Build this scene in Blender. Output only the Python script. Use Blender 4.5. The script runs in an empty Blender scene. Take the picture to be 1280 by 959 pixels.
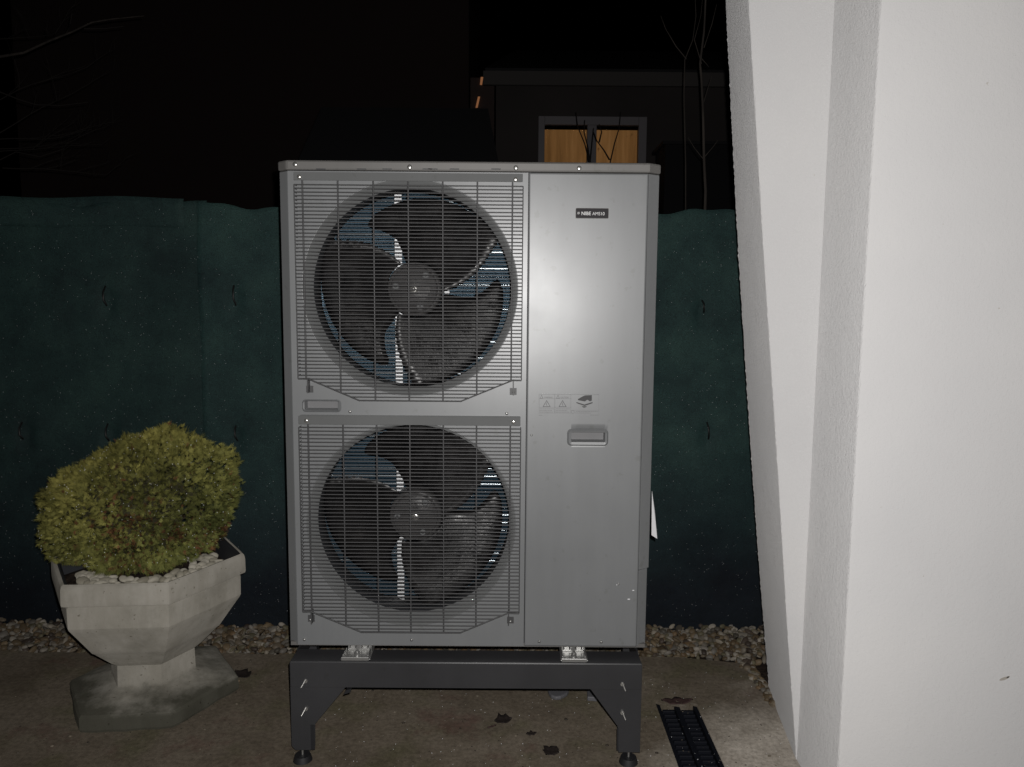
import bpy, math, random
import numpy as np
from mathutils import Vector, Matrix

random.seed(7)
rng = np.random.default_rng(7)
sc = bpy.context.scene
col = sc.collection
PI = math.pi

# ------------------------------------------------------------------ camera
PITCH, ROLL, YAW, F, CAMZ = 0.105702, 0.0079935, 0.0017611, 961.0, 1.25
cp, sp, cy, sy = math.cos(PITCH), math.sin(PITCH), math.cos(YAW), math.sin(YAW)
FW = Vector((sy * cp, cy * cp, -sp))
R0 = Vector((cy, -sy, 0.0))
U0 = R0.cross(FW)
RT = R0 * math.cos(ROLL) + U0 * math.sin(ROLL)
UP = -R0 * math.sin(ROLL) + U0 * math.cos(ROLL)


def at(px, py, Y):
    """world point seen at photo pixel (px,py) on the vertical plane at depth Y"""
    d = FW + RT * (px - 640) / F - UP * (py - 479.5) / F
    t = Y / d.y
    return Vector((d.x * t, Y, d.z * t + CAMZ))


def gz(px, py, z):
    """world point seen at photo pixel (px,py) on the horizontal plane at height z"""
    d = FW + RT * (px - 640) / F - UP * (py - 479.5) / F
    t = (z - CAMZ) / d.z
    return Vector((d.x * t, d.y * t, z))


cam_d = bpy.data.cameras.new('camera')
cam_d.sensor_width = 36.0
cam_d.lens = 36.0 * F / 1280.0
cam_d.clip_start = 0.02
cam_d.clip_end = 500
cam = bpy.data.objects.new('camera', cam_d)
col.objects.link(cam)
m = Matrix((RT, UP, -FW)).transposed().to_4x4()
m.translation = Vector((0, 0, CAMZ))
cam.matrix_world = m
sc.camera = cam

# ------------------------------------------------------------------ world: night sky
w = bpy.data.worlds.new('World')
sc.world = w
w.use_nodes = True
nt = w.node_tree
nt.nodes.clear()
sky = nt.nodes.new('ShaderNodeTexSky')
sky.sky_type = 'NISHITA'
sky.sun_disc = False
sky.sun_elevation = math.radians(-6)
sky.sun_rotation = math.radians(200)
bg = nt.nodes.new('ShaderNodeBackground')
bg.inputs['Strength'].default_value = 0.02
out = nt.nodes.new('ShaderNodeOutputWorld')
nt.links.new(sky.outputs[0], bg.inputs['Color'])
nt.links.new(bg.outputs[0], out.inputs['Surface'])

# ------------------------------------------------------------------ the phone's flash, beside the lens
fl = bpy.data.lights.new('flash', 'SPOT')
fl.energy = 155
fl.color = (1.0, 0.975, 0.95)
fl.spot_size = math.radians(165)
fl.spot_blend = 1.0
fl.shadow_soft_size = 0.006
flo = bpy.data.objects.new('flash', fl)
col.objects.link(flo)
m2 = cam.matrix_world.copy()
m2.translation = Vector((0, 0, CAMZ)) + RT * 0.020 + UP * 0.032
flo.matrix_world = m2

sc.view_settings.view_transform = 'Standard'
sc.view_settings.look = 'None'
sc.view_settings.exposure = 0.0
sc.view_settings.gamma = 1.0


# ------------------------------------------------------------------ materials
def mat(name, base=(.5, .5, .5), rough=.6, metal=0.0, spec=.5, drough=0.0, coat=0.0):
    mt = bpy.data.materials.new(name)
    mt.use_nodes = True
    n = mt.node_tree.nodes
    b = n['Principled BSDF']
    b.inputs['Base Color'].default_value = (*base, 1)
    b.inputs['Roughness'].default_value = rough
    b.inputs['Metallic'].default_value = metal
    b.inputs['Specular IOR Level'].default_value = spec
    b.inputs['Diffuse Roughness'].default_value = drough
    return mt


class NT:
    def __init__(s, mt):
        s.t = mt.node_tree
        s.b = s.t.nodes['Principled BSDF']
        s.tc = s.t.nodes.new('ShaderNodeTexCoord')

    def n(s, kind, **kw):
        nd = s.t.nodes.new(kind)
        for k, v in kw.items():
            if k in nd.inputs:
                nd.inputs[k].default_value = v
            else:
                setattr(nd, k, v)
        return nd

    def l(s, a, b):
        s.t.links.new(a, b)

    def noise(s, scale, detail=4, rough=.55, vec=None, stretch=None):
        nd = s.n('ShaderNodeTexNoise', Scale=scale, Detail=detail, Roughness=rough)
        v = vec or s.tc.outputs['Object']
        if stretch:
            mp = s.n('ShaderNodeMapping')
            mp.inputs['Scale'].default_value = stretch
            s.l(v, mp.inputs['Vector'])
            v = mp.outputs[0]
        s.l(v, nd.inputs['Vector'])
        return nd.outputs['Fac']

    def ramp(s, fac, stops):
        r = s.n('ShaderNodeValToRGB')
        e = r.color_ramp.elements
        while len(e) < len(stops):
            e.new(.5)
        for i, (p, c) in enumerate(stops):
            e[i].position = p
            e[i].color = (*c, 1) if len(c) == 3 else c
        s.l(fac, r.inputs['Fac'])
        return r.outputs['Color']

    def mix(s, fac, a, b, mode='MIX'):
        x = s.n('ShaderNodeMix', data_type='RGBA', blend_type=mode)
        for v, i in ((fac, 0), (a, 6), (b, 7)):
            if isinstance(v, (int, float)):
                x.inputs[i].default_value = v
            elif isinstance(v, tuple):
                x.inputs[i].default_value = (*v, 1)
            else:
                s.l(v, x.inputs[i])
        return x.outputs[2]

    def bump(s, h, strength, dist, prev=None):
        b = s.n('ShaderNodeBump', Strength=strength, Distance=dist)
        s.l(h, b.inputs['Height'])
        if prev is not None:
            s.l(prev, b.inputs['Normal'])
        return b.outputs[0]


def painted(name, base, rough=.45, metal=.3, dirt=.12):
    mt = mat(name, base, rough, metal)
    t = NT(mt)
    n1 = t.noise(3, 5)
    c = t.ramp(n1, [(.3, tuple(x * (1 - dirt) for x in base)), (.7, tuple(min(1, x * (1 + dirt * .4)) for x in base))])
    c = t.mix(1.0, c, t.ramp(t.noise(16, 5, .65, stretch=(1, 1, .12)), [(.35, (.955, .955, .955)), (.6, (1.01, 1.01, 1.01))]), 'MULTIPLY')
    n2 = t.noise(40, 3)
    sp_ = t.ramp(n2, [(.66, (1, 1, 1)), (.72, (.9, .9, .88))])
    c = t.mix(1.0, c, sp_, 'MULTIPLY')
    t.l(c, t.b.inputs['Base Color'])
    rr = t.ramp(n1, [(.3, (rough - .03,) * 3), (.7, (rough + .04,) * 3)])
    t.l(rr, t.b.inputs['Roughness'])
    t.l(t.bump(t.noise(700, 2), .08, .0004), t.b.inputs['Normal'])
    return mt


M = {}
M['panel'] = painted('silver grey sheet metal', (.184, .190, .195), .385, .10, .05)
M['panel'].node_tree.nodes['Principled BSDF'].inputs['Specular IOR Level'].default_value = .6
M['cover'] = painted('darker grey sheet metal', (.145, .14, .134), .5, .15, .15)
M['guard'] = painted('grey coated wire', (.06, .06, .062), .5, .1, .2)
M['ring'] = painted('grey moulded ring', (.125, .129, .130), .7, .0, .15)
M['ring'].node_tree.nodes['Principled BSDF'].inputs['Diffuse Roughness'].default_value = 1.0
M['recess'] = painted('grey moulded recess', (.15, .15, .155), .6, .0, .1)
M['stand'] = painted('anthracite powder coat', (.040, .040, .043), .38, .05, .25)
M['galv'] = painted('galvanised steel', (.45, .45, .44), .38, .8, .3)
M['zinc'] = mat('zinc bolt', (.7, .69, .66), .3, .9)
M['rubber'] = mat('black rubber', (.012, .012, .014), .6)
M['inside'] = mat('casing inside', (.03, .032, .036), .6)
M['badge'] = mat('badge plate', (.022, .02, .022), .6, 0, .2)
M['ink'] = mat('dark ink', (.03, .03, .032), .6)
M['inkgrey'] = mat('grey ink', (.11, .11, .115), .6)
M['whiteink'] = mat('white lettering', (.62, .62, .62), .5)
M['sticker'] = mat('sticker film', (.33, .325, .325), .35)
M['paper'] = mat('white paper', (.72, .72, .74), .6)
M['bracket'] = mat('bright motor bracket', (.8, .82, .84), .5, .2)
M['motor'] = mat('motor', (.04, .04, .045), .5)

# black plastic blade with dusty streaks
M['blade'] = mat('black fan plastic', (.02, .02, .02), .42, 0, .4)
t = NT(M['blade'])
c = t.ramp(t.noise(9, 6, .7), [(.38, (.004, .004, .0045)), (.6, (.013, .012, .012)), (.78, (.04, .037, .037))])
t.l(c, t.b.inputs['Base Color'])
t.l(t.bump(t.noise(70, 5, .7), .45, .0018), t.b.inputs['Normal'])
t.l(t.ramp(t.noise(22, 4), [(.35, (.2,) * 3), (.65, (.5,) * 3)]), t.b.inputs['Roughness'])

M['hub'] = M['blade'].copy(); M['hub'].name = 'grey hub plastic'
for nd in M['hub'].node_tree.nodes:
    if nd.type == 'VALTORGB' and nd.color_ramp.elements[0].color[0] < .01:
        for e_, cc_ in zip(nd.color_ramp.elements, ((.04, .039, .039, 1), (.058, .056, .056, 1), (.095, .09, .09, 1))): e_.color = cc_
M['hub'].node_tree.nodes['Principled BSDF'].inputs['Specular IOR Level'].default_value = .15
# blue hydrophilic coil fins
M['coil'] = mat('blue coil fins', (.05, .12, .2), .35, .5)
t = NT(M['coil'])
wv = t.n('ShaderNodeTexWave', Scale=120.0, Distortion=0.3, bands_direction='X')
t.l(t.tc.outputs['Object'], wv.inputs['Vector'])
c = t.ramp(wv.outputs['Fac'], [(.2, (.035, .07, .11)), (.9, (.19, .34, .45))])
c = t.mix(t.noise(6, 3), c, (.03, .06, .09), 'MIX')
t.l(c, t.b.inputs['Base Color'])
t.l(t.bump(wv.outputs['Fac'], .5, .002), t.b.inputs['Normal'])
M['tube'] = mat('bright tube', (.55, .62, .66), .25, .9)

# white exterior render
M['plaster'] = mat('white render', (.62, .6, .585), .9, 0, .2, .62)
t = NT(M['plaster'])
c = t.ramp(t.noise(1.4, 5), [(.3, (.60, .597, .602)), (.5, (.632, .628, .63)), (.7, (.665, .658, .655))])
sp_ = t.ramp(t.noise(55, 2, .5), [(.80, (1, 1, 1)), (.84, (.8, .77, .72))])
c = t.mix(1.0, c, sp_, 'MULTIPLY')
t.l(c, t.b.inputs['Base Color'])
b1 = t.bump(t.noise(330, 3, .7), .8, .0022)
b2 = t.bump(t.noise(90, 5, .65), .5, .005, b1)
b3 = t.bump(t.noise(9, 3), .12, .02, b2)
t.l(b3, t.b.inputs['Normal'])

# cast concrete of the planter
M['cast'] = mat('cast concrete', (.3, .28, .25), .85, 0, .3, .25)
t = NT(M['cast'])
c = t.ramp(t.noise(7, 8, .65), [(.28, (.27, .262, .235)), (.5, (.395, .382, .35)), (.75, (.475, .46, .43))])
st = t.ramp(t.noise(14, 6, .7, stretch=(1, 1, .22)), [(.42, (.62, .60, .55)), (.6, (1, 1, 1))])
c = t.mix(.35, c, st, 'MULTIPLY')
pits = t.ramp(t.noise(85, 2), [(.68, (1, 1, 1)), (.74, (.5, .48, .44))])
c = t.mix(1.0, c, pits, 'MULTIPLY')
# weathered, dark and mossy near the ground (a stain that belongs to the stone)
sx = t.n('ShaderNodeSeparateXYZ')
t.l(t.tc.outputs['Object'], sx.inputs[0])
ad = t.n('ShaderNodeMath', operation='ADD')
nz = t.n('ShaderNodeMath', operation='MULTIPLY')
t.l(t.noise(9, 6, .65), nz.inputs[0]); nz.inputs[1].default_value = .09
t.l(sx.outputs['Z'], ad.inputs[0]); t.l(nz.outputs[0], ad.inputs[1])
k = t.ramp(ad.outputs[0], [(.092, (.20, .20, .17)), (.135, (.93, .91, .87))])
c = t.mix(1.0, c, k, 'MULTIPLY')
t.l(c, t.b.inputs['Base Color'])
t.l(t.bump(t.noise(160, 4, .65), .35, .0015, t.bump(t.noise(14, 4), .15, .004)), t.b.inputs['Normal'])

# concrete paving: damp brown, dry pale by the wall
M['paving'] = mat('damp concrete paving', (.1, .09, .075), .7, 0, .4, .6)
t = NT(M['paving'])
base = t.ramp(t.noise(2.3, 9, .62), [(.3, (.085, .07, .053)), (.5, (.125, .106, .083)), (.72, (.165, .142, .115))])
base = t.mix(t.ramp(t.noise(5, 5, .6), [(.5, (0, 0, 0)), (.68, (.6, .6, .6))]), base, (.085, .083, .045))     # algae
base = t.mix(t.ramp(t.noise(3.1, 6, .7), [(.56, (0, 0, 0)), (.66, (.6, .6, .6))]), base, (.085, .045, .038))  # rusty red
dry = t.ramp(t.noise(6, 7, .6), [(.3, (.33, .30, .265)), (.7, (.50, .465, .42))])
sx = t.n('ShaderNodeSeparateXYZ')
t.l(t.tc.outputs['Object'], sx.inputs[0])
# distance from a dry corner by the wall base
vm = t.n('ShaderNodeVectorMath', operation='DISTANCE')
mp = t.n('ShaderNodeMapping')
mp.inputs['Scale'].default_value = (1.5, 1.0, 1)
t.l(t.tc.outputs['Object'], mp.inputs['Vector'])
t.l(mp.outputs[0], vm.inputs[0])
vm.inputs[1].default_value = (.83 * 1.5, 1.66, 0)
mm = t.n('ShaderNodeMath', operation='MULTIPLY_ADD')
t.l(t.noise(4, 5, .6), mm.inputs[0]); mm.inputs[1].default_value = .5
t.l(vm.outputs['Value'], mm.inputs[2])
fac = t.ramp(mm.outputs[0], [(.68, (1, 1, 1)), (1.0, (0, 0, 0))])
c = t.mix(fac, base, dry)
fine = t.ramp(t.noise(70, 6, .75), [(.32, (.55, .54, .52)), (.62, (1.05, 1.04, 1.02))])
c = t.mix(1.0, c, t.ramp(t.noise(11, 7, .7), [(.3, (.84, .82, .79)), (.6, (1.06, 1.05, 1.04))]), 'MULTIPLY')
c = t.mix(1.0, c, fine, 'MULTIPLY')
t.l(c, t.b.inputs['Base Color'])
t.l(t.ramp(t.noise(3, 4), [(.35, (.5,) * 3), (.65, (.85,) * 3)]), t.b.inputs['Roughness'])
t.l(t.bump(t.noise(160, 5, .7), .5, .003, t.bump(t.noise(18, 5), .35, .008)), t.b.inputs['Normal'])

M['fleck'] = mat('dried mud fleck', (.44, .41, .37), .9)
M['soil'] = mat('dark soil', (.03, .022, .016), .95, 0, .2)
t = NT(M['soil'])
t.l(t.ramp(t.noise(50, 6), [(.35, (.015, .01, .008)), (.7, (.06, .042, .03))]), t.b.inputs['Base Color'])
t.l(t.bump(t.noise(60, 5), 1, .01), t.b.inputs['Normal'])

# shade net
M['net'] = mat('dark green shade net', (.02, .055, .045), .75, 0, .3, .4)
t = NT(M['net'])
c = t.ramp(t.noise(3.5, 9, .72), [(.32, (.0075, .019, .020)), (.5, (.0145, .035, .0335)), (.68, (.023, .051, .0455))])
wy = t.noise(420, 2, .6)
c = t.mix(1.0, c, t.ramp(wy, [(.35, (.45, .45, .45)), (.62, (1.3, 1.3, 1.3))]), 'MULTIPLY')
# darker and bluer towards the bottom
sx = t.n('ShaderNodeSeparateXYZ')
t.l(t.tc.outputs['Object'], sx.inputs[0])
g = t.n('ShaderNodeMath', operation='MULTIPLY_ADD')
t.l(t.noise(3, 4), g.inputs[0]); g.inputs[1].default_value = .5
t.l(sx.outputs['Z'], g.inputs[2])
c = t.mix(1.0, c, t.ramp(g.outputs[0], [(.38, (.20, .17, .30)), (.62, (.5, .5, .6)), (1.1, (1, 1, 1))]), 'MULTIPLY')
t.l(c, t.b.inputs['Base Color'])
wx = t.n('ShaderNodeTexWave', Scale=70.0, Distortion=1.0, bands_direction='Z')
t.l(t.tc.outputs['Object'], wx.inputs['Vector'])
t.l(t.bump(wy, .6, .003, t.bump(wx.outputs['Fac'], .25, .003, t.bump(t.noise(5, 5), .5, .03))), t.b.inputs['Normal'])
M['net2'] = M['net'].copy(); M['net2'].name = 'lighter green shade net'  # copy of the net with lighter colours, for the right panel
for nd in M['net2'].node_tree.nodes:
    if nd.type == 'VALTORGB' and .005 < nd.color_ramp.elements[0].color[0] < .01:
        for e_ in nd.color_ramp.elements: e_.color = tuple(q * 1.28 for q in e_.color[:3]) + (1,)
M['tie'] = mat('black tie wire', (.006, .006, .006), .5)
M['drop'] = mat('water drop glint', (.95, .97, 1.0), .25)  # opaque white stands in for the flash glinting off each drop

M['foliage'] = mat('golden green foliage', (.1, .1, .02), .7, 0, .12)
t = NT(M['foliage'])
ca = t.n('ShaderNodeVertexColor', layer_name='col')
t.l(ca.outputs['Color'], t.b.inputs['Base Color'])
M['bark'] = mat('bark', (.05, .04, .035), .9)
t = NT(M['bark'])
t.l(t.ramp(t.noise(30, 5, stretch=(1, 1, .2)), [(.3, (.018, .014, .012)), (.7, (.06, .05, .042))]), t.b.inputs['Base Color'])
M['innertwig'] = mat('old foliage', (.035, .032, .012), .9)
M['twig'] = mat('dark twig', (.02, .016, .014), .9)

M['gravel'] = mat('river gravel', (.3, .25, .2), .6, 0, .4, .3)
t = NT(M['gravel'])
ca = t.n('ShaderNodeVertexColor', layer_name='col')
c = t.mix(1.0, ca.outputs['Color'], t.ramp(t.noise(60, 4), [(.3, (.7, .7, .68)), (.7, (1, 1, 1))]), 'MULTIPLY')
t.l(c, t.b.inputs['Base Color'])
M['pebble'] = mat('white pebble', (.55, .53, .48), .6, 0, .4, .3)
t = NT(M['pebble'])
oi = t.n('ShaderNodeObjectInfo')
c = t.ramp(oi.outputs['Random'], [(0, (.26, .24, .19)), (.4, (.40, .375, .31)), (1, (.54, .51, .44))])
c = t.mix(1.0, c, t.ramp(t.noise(50, 4), [(.3, (.75, .73, .68)), (.6, (1, 1, 1))]), 'MULTIPLY')
t.l(c, t.b.inputs['Base Color'])
M['cast_iron'] = mat('black grating', (.007, .008, .012), .6, .0, .15)
M['leaf'] = mat('dead leaf', (.018, .012, .01), .7)
M['brownleaf'] = mat('brown leaf', (.05, .026, .024), .7)
M['slate'] = mat('grey stone', (.115, .115, .125), .6)

M['housewall'] = mat('dim render', (.12, .105, .1), .9)
t = NT(M['housewall'])
t.l(t.ramp(t.noise(.7, 5), [(.3, (.04, .035, .034)), (.7, (.07, .06, .058))]), t.b.inputs['Base Color'])
M['farwall'] = mat('old brown wall', (.07, .05, .047), .95)
M['eave'] = mat('eave board', (.085, .078, .075), .9)
M['roof'] = mat('dark roof tiles', (.012, .012, .014), .8)
M['frame'] = mat('window frame', (.24, .225, .24), .5)
M['shed'] = mat('black bitumen', (.008, .008, .01), .9)
M['lit'] = mat('lit timber blind', (.2, .1, .03), .7)
t = NT(M['lit'])
c = t.ramp(t.noise(14, 4, stretch=(1, 1, .06)), [(.3, (.08, .038, .012)), (.55, (.13, .063, .021)), (.75, (.19, .10, .038))])
knots = t.ramp(t.noise(9, 2), [(.68, (1, 1, 1)), (.73, (.45, .4, .35))])
c = t.mix(1.0, c, knots, 'MULTIPLY')
t.l(c, t.b.inputs['Emission Color'])
t.b.inputs['Emission Strength'].default_value = 1.0
M['litgap'] = mat('lit gap', (.4, .2, .1), .7)
M['litgap'].node_tree.nodes['Principled BSDF'].inputs['Emission Color'].default_value = (.17, .07, .03, 1)
M['litgap'].node_tree.nodes['Principled BSDF'].inputs['Emission Strength'].default_value = 1.0
M['glass'] = mat('window glass', (.8, .8, .8), .03)
M['glass'].node_tree.nodes['Principled BSDF'].inputs['Transmission Weight'].default_value = 1.0
M['glass'].node_tree.nodes['Principled BSDF'].inputs['IOR'].default_value = 1.02


# ------------------------------------------------------------------ mesh helpers
class MB:
    def __init__(s):
        s.v, s.f, s.sm = [], [], []

    def add(s, vs, fs, smooth=False):
        o = len(s.v)
        s.v += [tuple(a) for a in vs]
        s.f += [tuple(i + o for i in f) for f in fs]
        s.sm += [smooth] * len(fs)
        return s

    def box(s, x0, x1, y0, y1, z0, z1):
        v = [(x, y, z) for z in (z0, z1) for y in (y0, y1) for x in (x0, x1)]
        return s.add(v, [(0, 2, 3, 1), (4, 5, 7, 6), (0, 1, 5, 4), (2, 6, 7, 3), (0, 4, 6, 2), (1, 3, 7, 5)])

    def tube(s, pts, r, n=8, caps=True, r2=None):
        pts = [Vector(p) for p in pts]
        rings = []
        L = len(pts)
        for i, p in enumerate(pts):
            d = (pts[min(i + 1, L - 1)] - pts[max(i - 1, 0)]).normalized()
            a = Vector((0, 0, 1)) if abs(d.z) < .9 else Vector((1, 0, 0))
            u = d.cross(a).normalized(); v = d.cross(u)
            rr = r if r2 is None else r + (r2 - r) * i / (L - 1)
            rings.append([p + (u * math.cos(2 * PI * k / n) + v * math.sin(2 * PI * k / n)) * rr for k in range(n)])
        vs = [q for rg in rings for q in rg]
        fs = [(i * n + k, i * n + (k + 1) % n, (i + 1) * n + (k + 1) % n, (i + 1) * n + k) for i in range(L - 1) for k in range(n)]
        s.add(vs, fs, True)
        if caps:
            s.add(rings[0], [tuple(range(n))[::-1]]); s.add(rings[-1], [tuple(range(n))])
        return s

    def prism(s, poly, y0, y1):
        """polygon given in (x,z), extruded along y"""
        n = len(poly)
        v = [(x, y0, z) for x, z in poly] + [(x, y1, z) for x, z in poly]
        f = [tuple(range(n)), tuple(range(n, 2 * n))[::-1]] + [(i, i + n, (i + 1) % n + n, (i + 1) % n) for i in range(n)]
        return s.add(v, f)

    def plan(s, poly, z0, z1):
        n = len(poly)
        v = [(p[0], p[1], z0) for p in poly] + [(p[0], p[1], z1) for p in poly]
        f = [tuple(range(n))[::-1], tuple(range(n, 2 * n))] + [(i, (i + 1) % n, (i + 1) % n + n, i + n) for i in range(n)]
        return s.add(v, f)

    def rev(s, cx, cz, prof, n=72, smooth=True, a0=0, a1=2 * PI):
        """revolve (r,y) profile about the y axis through (cx,cz)"""
        full = abs(a1 - a0 - 2 * PI) < 1e-6
        k = n if full else n + 1
        v = [(cx + r * math.cos(a0 + (a1 - a0) * i / n), y, cz + r * math.sin(a0 + (a1 - a0) * i / n)) for r, y in prof for i in range(k)]
        f = []
        for j in range(len(prof) - 1):
            for i in range(n):
                f.append((j * k + i, j * k + (i + 1) % k, (j + 1) * k + (i + 1) % k, (j + 1) * k + i))
        return s.add(v, f, smooth)

    def build(s, name, m, parent=None, bevel=0, solid=0, origin=None):
        me = bpy.data.meshes.new(name)
        vs = s.v
        if origin is not None:
            vs = [(a[0] - origin[0], a[1] - origin[1], a[2] - origin[2]) for a in vs]
        me.from_pydata(vs, [], s.f)
        me.polygons.foreach_set('use_smooth', s.sm)
        me.materials.append(m)
        me.update()
        import bmesh
        bm = bmesh.new(); bm.from_mesh(me)
        bmesh.ops.recalc_face_normals(bm, faces=bm.faces)
        bm.to_mesh(me); bm.free()
        o = bpy.data.objects.new(name, me)
        if origin is not None:
            o.location = origin
        col.objects.link(o)
        if parent is not None:
            setpar(o, parent)
        if solid:
            md = o.modifiers.new('s', 'SOLIDIFY'); md.thickness = solid; md.offset = 0
        if bevel:
            md = o.modifiers.new('b', 'BEVEL'); md.width = bevel; md.segments = 2; md.limit_method = 'ANGLE'
            md.angle_limit = math.radians(35)
        return o


def wloc(o):
    v = Vector(o.location)
    while o.parent:
        o = o.parent; v += Vector(o.location)
    return v


def setpar(o, p):
    """parent without inverse matrices: all parents are unrotated"""
    off = wloc(p)
    o.location = Vector(o.location) - off
    o.parent = p


def tag(o, label=None, cat=None, group=None, kind=None):
    if label: o['label'] = label
    if cat: o['category'] = cat
    if group: o['group'] = group
    if kind: o['kind'] = kind
    return o


def thing(name, loc, label, cat, group=None):
    o = bpy.data.objects.new(name, None)
    o.empty_display_size = .1
    o.location = loc
    col.objects.link(o)
    return tag(o, label, cat, group)


def mesh_from_np(name, V, Fc, m, cols=None, smooth=False):
    me = bpy.data.meshes.new(name)
    nv, nf, k = len(V), len(Fc), Fc.shape[1]
    me.vertices.add(nv); me.vertices.foreach_set('co', V.astype(np.float32).ravel())
    me.loops.add(nf * k); me.loops.foreach_set('vertex_index', Fc.astype(np.int32).ravel())
    me.polygons.add(nf)
    me.polygons.foreach_set('loop_start', np.arange(0, nf * k, k, dtype=np.int32))
    me.polygons.foreach_set('loop_total', np.full(nf, k, dtype=np.int32))
    me.polygons.foreach_set('use_smooth', np.full(nf, smooth))
    me.update(calc_edges=True)
    if cols is not None:
        a = me.color_attributes.new('col', 'FLOAT_COLOR', 'POINT')
        a.data.foreach_set('color', cols.astype(np.float32).ravel())
    me.materials.append(m)
    o = bpy.data.objects.new(name, me)
    col.objects.link(o)
    return o


# ================================================================== GROUND
# soil under everything
g = MB().add([(-40, -6, -.05), (40, -6, -.05), (40, 60, -.05), (-40, 60, -.05)], [(0, 1, 2, 3)]).build('ground', M['soil'])
tag(g, kind='structure')

# concrete paving with a slot for the drain channel
DXL, DXR = .463, .590
DYT = 2.30
edgeR = [gz(925, 829, 0), gz(938, 842, 0), gz(950, 862, 0), gz(961, 878, 0)]
PY = 2.625
pv = MB()
def slab(poly):
    pv.plan(poly, -.045, 0)
slab([(-5, -1.2), (DXL, -1.2), (DXL, DYT), (-5, DYT)])
top = [(DXR, DYT), (DXL, DYT), (-5, DYT)] + [(x, PY + .012 * math.sin(x * 9) + .008 * math.sin(x * 31)) for x in np.linspace(-5, .6, 60)]
top += [(edgeR[0].x, edgeR[0].y), (edgeR[1].x, edgeR[1].y), (edgeR[2].x, edgeR[2].y), (edgeR[3].x, edgeR[3].y), (.835, 2.25)]
slab(top[::-1])
slab([(DXR, -1.2), (3, -1.2), (3, 1.9), (.835, 1.9), (.835, 2.25), (DXR, DYT)])
tag(pv.build('paving', M['paving']), kind='structure')

# drain channel
dr = thing('drain_channel', (.527, 1.6, 0), 'black slotted drain channel let into the paving beside the unit stand', 'drain')
MB().box(DXL + .001, DXL + .012, 0, DYT - .004, -.07, -.002).box(DXR - .012, DXR - .001, 0, DYT - .004, -.07, -.002).build('channel_edge', M['cast_iron'], dr)
MB().box(DXL + .012, DXR - .012, 0, DYT - .004, -.075, -.068).build('channel_floor', M['rubber'], dr)
MB().box(.519, .535, 0, DYT - .012, -.02, -.0035).build('grate_rib', M['cast_iron'], dr)
bar = None
k = 0
for yy in np.arange(1.30, DYT - .03, .0235):
    for x0, x1 in ((DXL + .016, .516), (.538, DXR - .016)):
        cx_ = (x0 + x1) / 2
        if bar is None:
            bm_ = MB().box(-(x1 - x0) / 2, (x1 - x0) / 2, -.0055, .0055, -.014, 0)
            bar = bm_.build('grate_bar', M['cast_iron'], None, bevel=.002)
            o = bar
        else:
            o = bar.copy(); col.objects.link(o); o.parent = None
        o.location = (cx_, yy, -.005 - random.random() * .0015)
        setpar(o, dr)
# mortar lip at the broken end of the channel
ml = MB()
pts = [(DXL - .004, DYT + .01), (DXR + .006, DYT + .008), (DXR + .002, DYT - .022), (.572, DYT - .012), (.555, DYT - .03), (.53, DYT - .018), (.505, DYT - .012), (.485, DYT - .02), (DXL + .002, DYT - .004)]
ml.plan(pts[::-1], -.02, .006)
ml.build('mortar_lip', M['paving'], dr, bevel=.003)


# leaves
def leaf(name, px, py, size, rot, m, label, curl=.25, cat='leaf', asp=.7):
    c = gz(px, py, .004)
    n = 9
    vs, fs = [], []
    for j in range(n):
        u = j / (n - 1) * 2 - 1
        wd = (1 - abs(u) ** 2.2) * asp * (1 + .18 * math.sin(j * 2.3 + px))
        for i, vv in enumerate((-1, -.5, 0, .5, 1)):
            x, y = u * size / 2, vv * wd * size / 2
            z = .002 + curl * size * (vv * wd) ** 2 * .6 + curl * size * u * u * .35 + .002 * math.sin(7 * u + 3 * vv + px)
            vs.append((x * math.cos(rot) - y * math.sin(rot), x * math.sin(rot) + y * math.cos(rot), max(z, .001)))
    for j in range(n - 1):
        for i in range(4):
            a = j * 5 + i
            fs.append((a, a + 1, a + 6, a + 5))
    o = MB().add(vs, fs, True).build(name, m, None, solid=.0012)
    o.location = c
    tag(o, label, cat, 'dead leaves on the paving' if cat == 'leaf' else None)
    return o


leaf('dead_leaf', 629, 902, .055, .3, M['leaf'], 'black curled dead leaf lying on the paving below the middle of the stand beam', .3, asp=.9)
leaf('dead_leaf', 689, 940, .05, .9, M['leaf'], 'round dark leaf nearest the bottom edge, left of the right stand leg', .15, asp=.95)
leaf('dead_leaf', 303, 845, .075, -.6, M['leaf'], 'dark leaf on the paving just right of the planter base', .3)
leaf('dead_leaf', 846, 878, .10, .05, M['brownleaf'], 'reddish brown leaf lying across the far end of the drain channel', .22, asp=.42)
leaf('dead_leaf', 664, 868 + 50, .03, .2, M['leaf'], 'smallest dark leaf scrap between the two dead leaves under the stand', .2)
leaf('twig_scrap', 615, 909, .03, .6, M['brownleaf'], 'tiny pinkish brown twig scrap touching the black curled leaf', .1, 'twig', .2)

# grey flat stone under the beam
sv = MB()
cst = gz(697, 868, 0)
poly = []
for i in range(14):
    a = 2 * PI * i / 14
    r = .034 * (1 + .1 * math.sin(3 * a + 1))
    poly.append((cst.x + r * math.cos(a), cst.y + r * 1.15 * math.sin(a)))
tag(sv.plan(poly, .001, .014).build('flat_stone', M['slate'], bevel=.004), 'smooth pale grey flat stone on the paving behind the stand beam', 'stone')
sv = MB()
cst = gz(738, 873, 0)
sv.plan([(cst.x - .012, cst.y - .02), (cst.x + .02, cst.y - .024), (cst.x + .008, cst.y + .03), (cst.x - .008, cst.y + .03)], .001, .016)
tag(sv.build('stone_chip', M['slate'], bevel=.003), 'small pointed grey stone chip next to the right stand gusset', 'stone')


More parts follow.
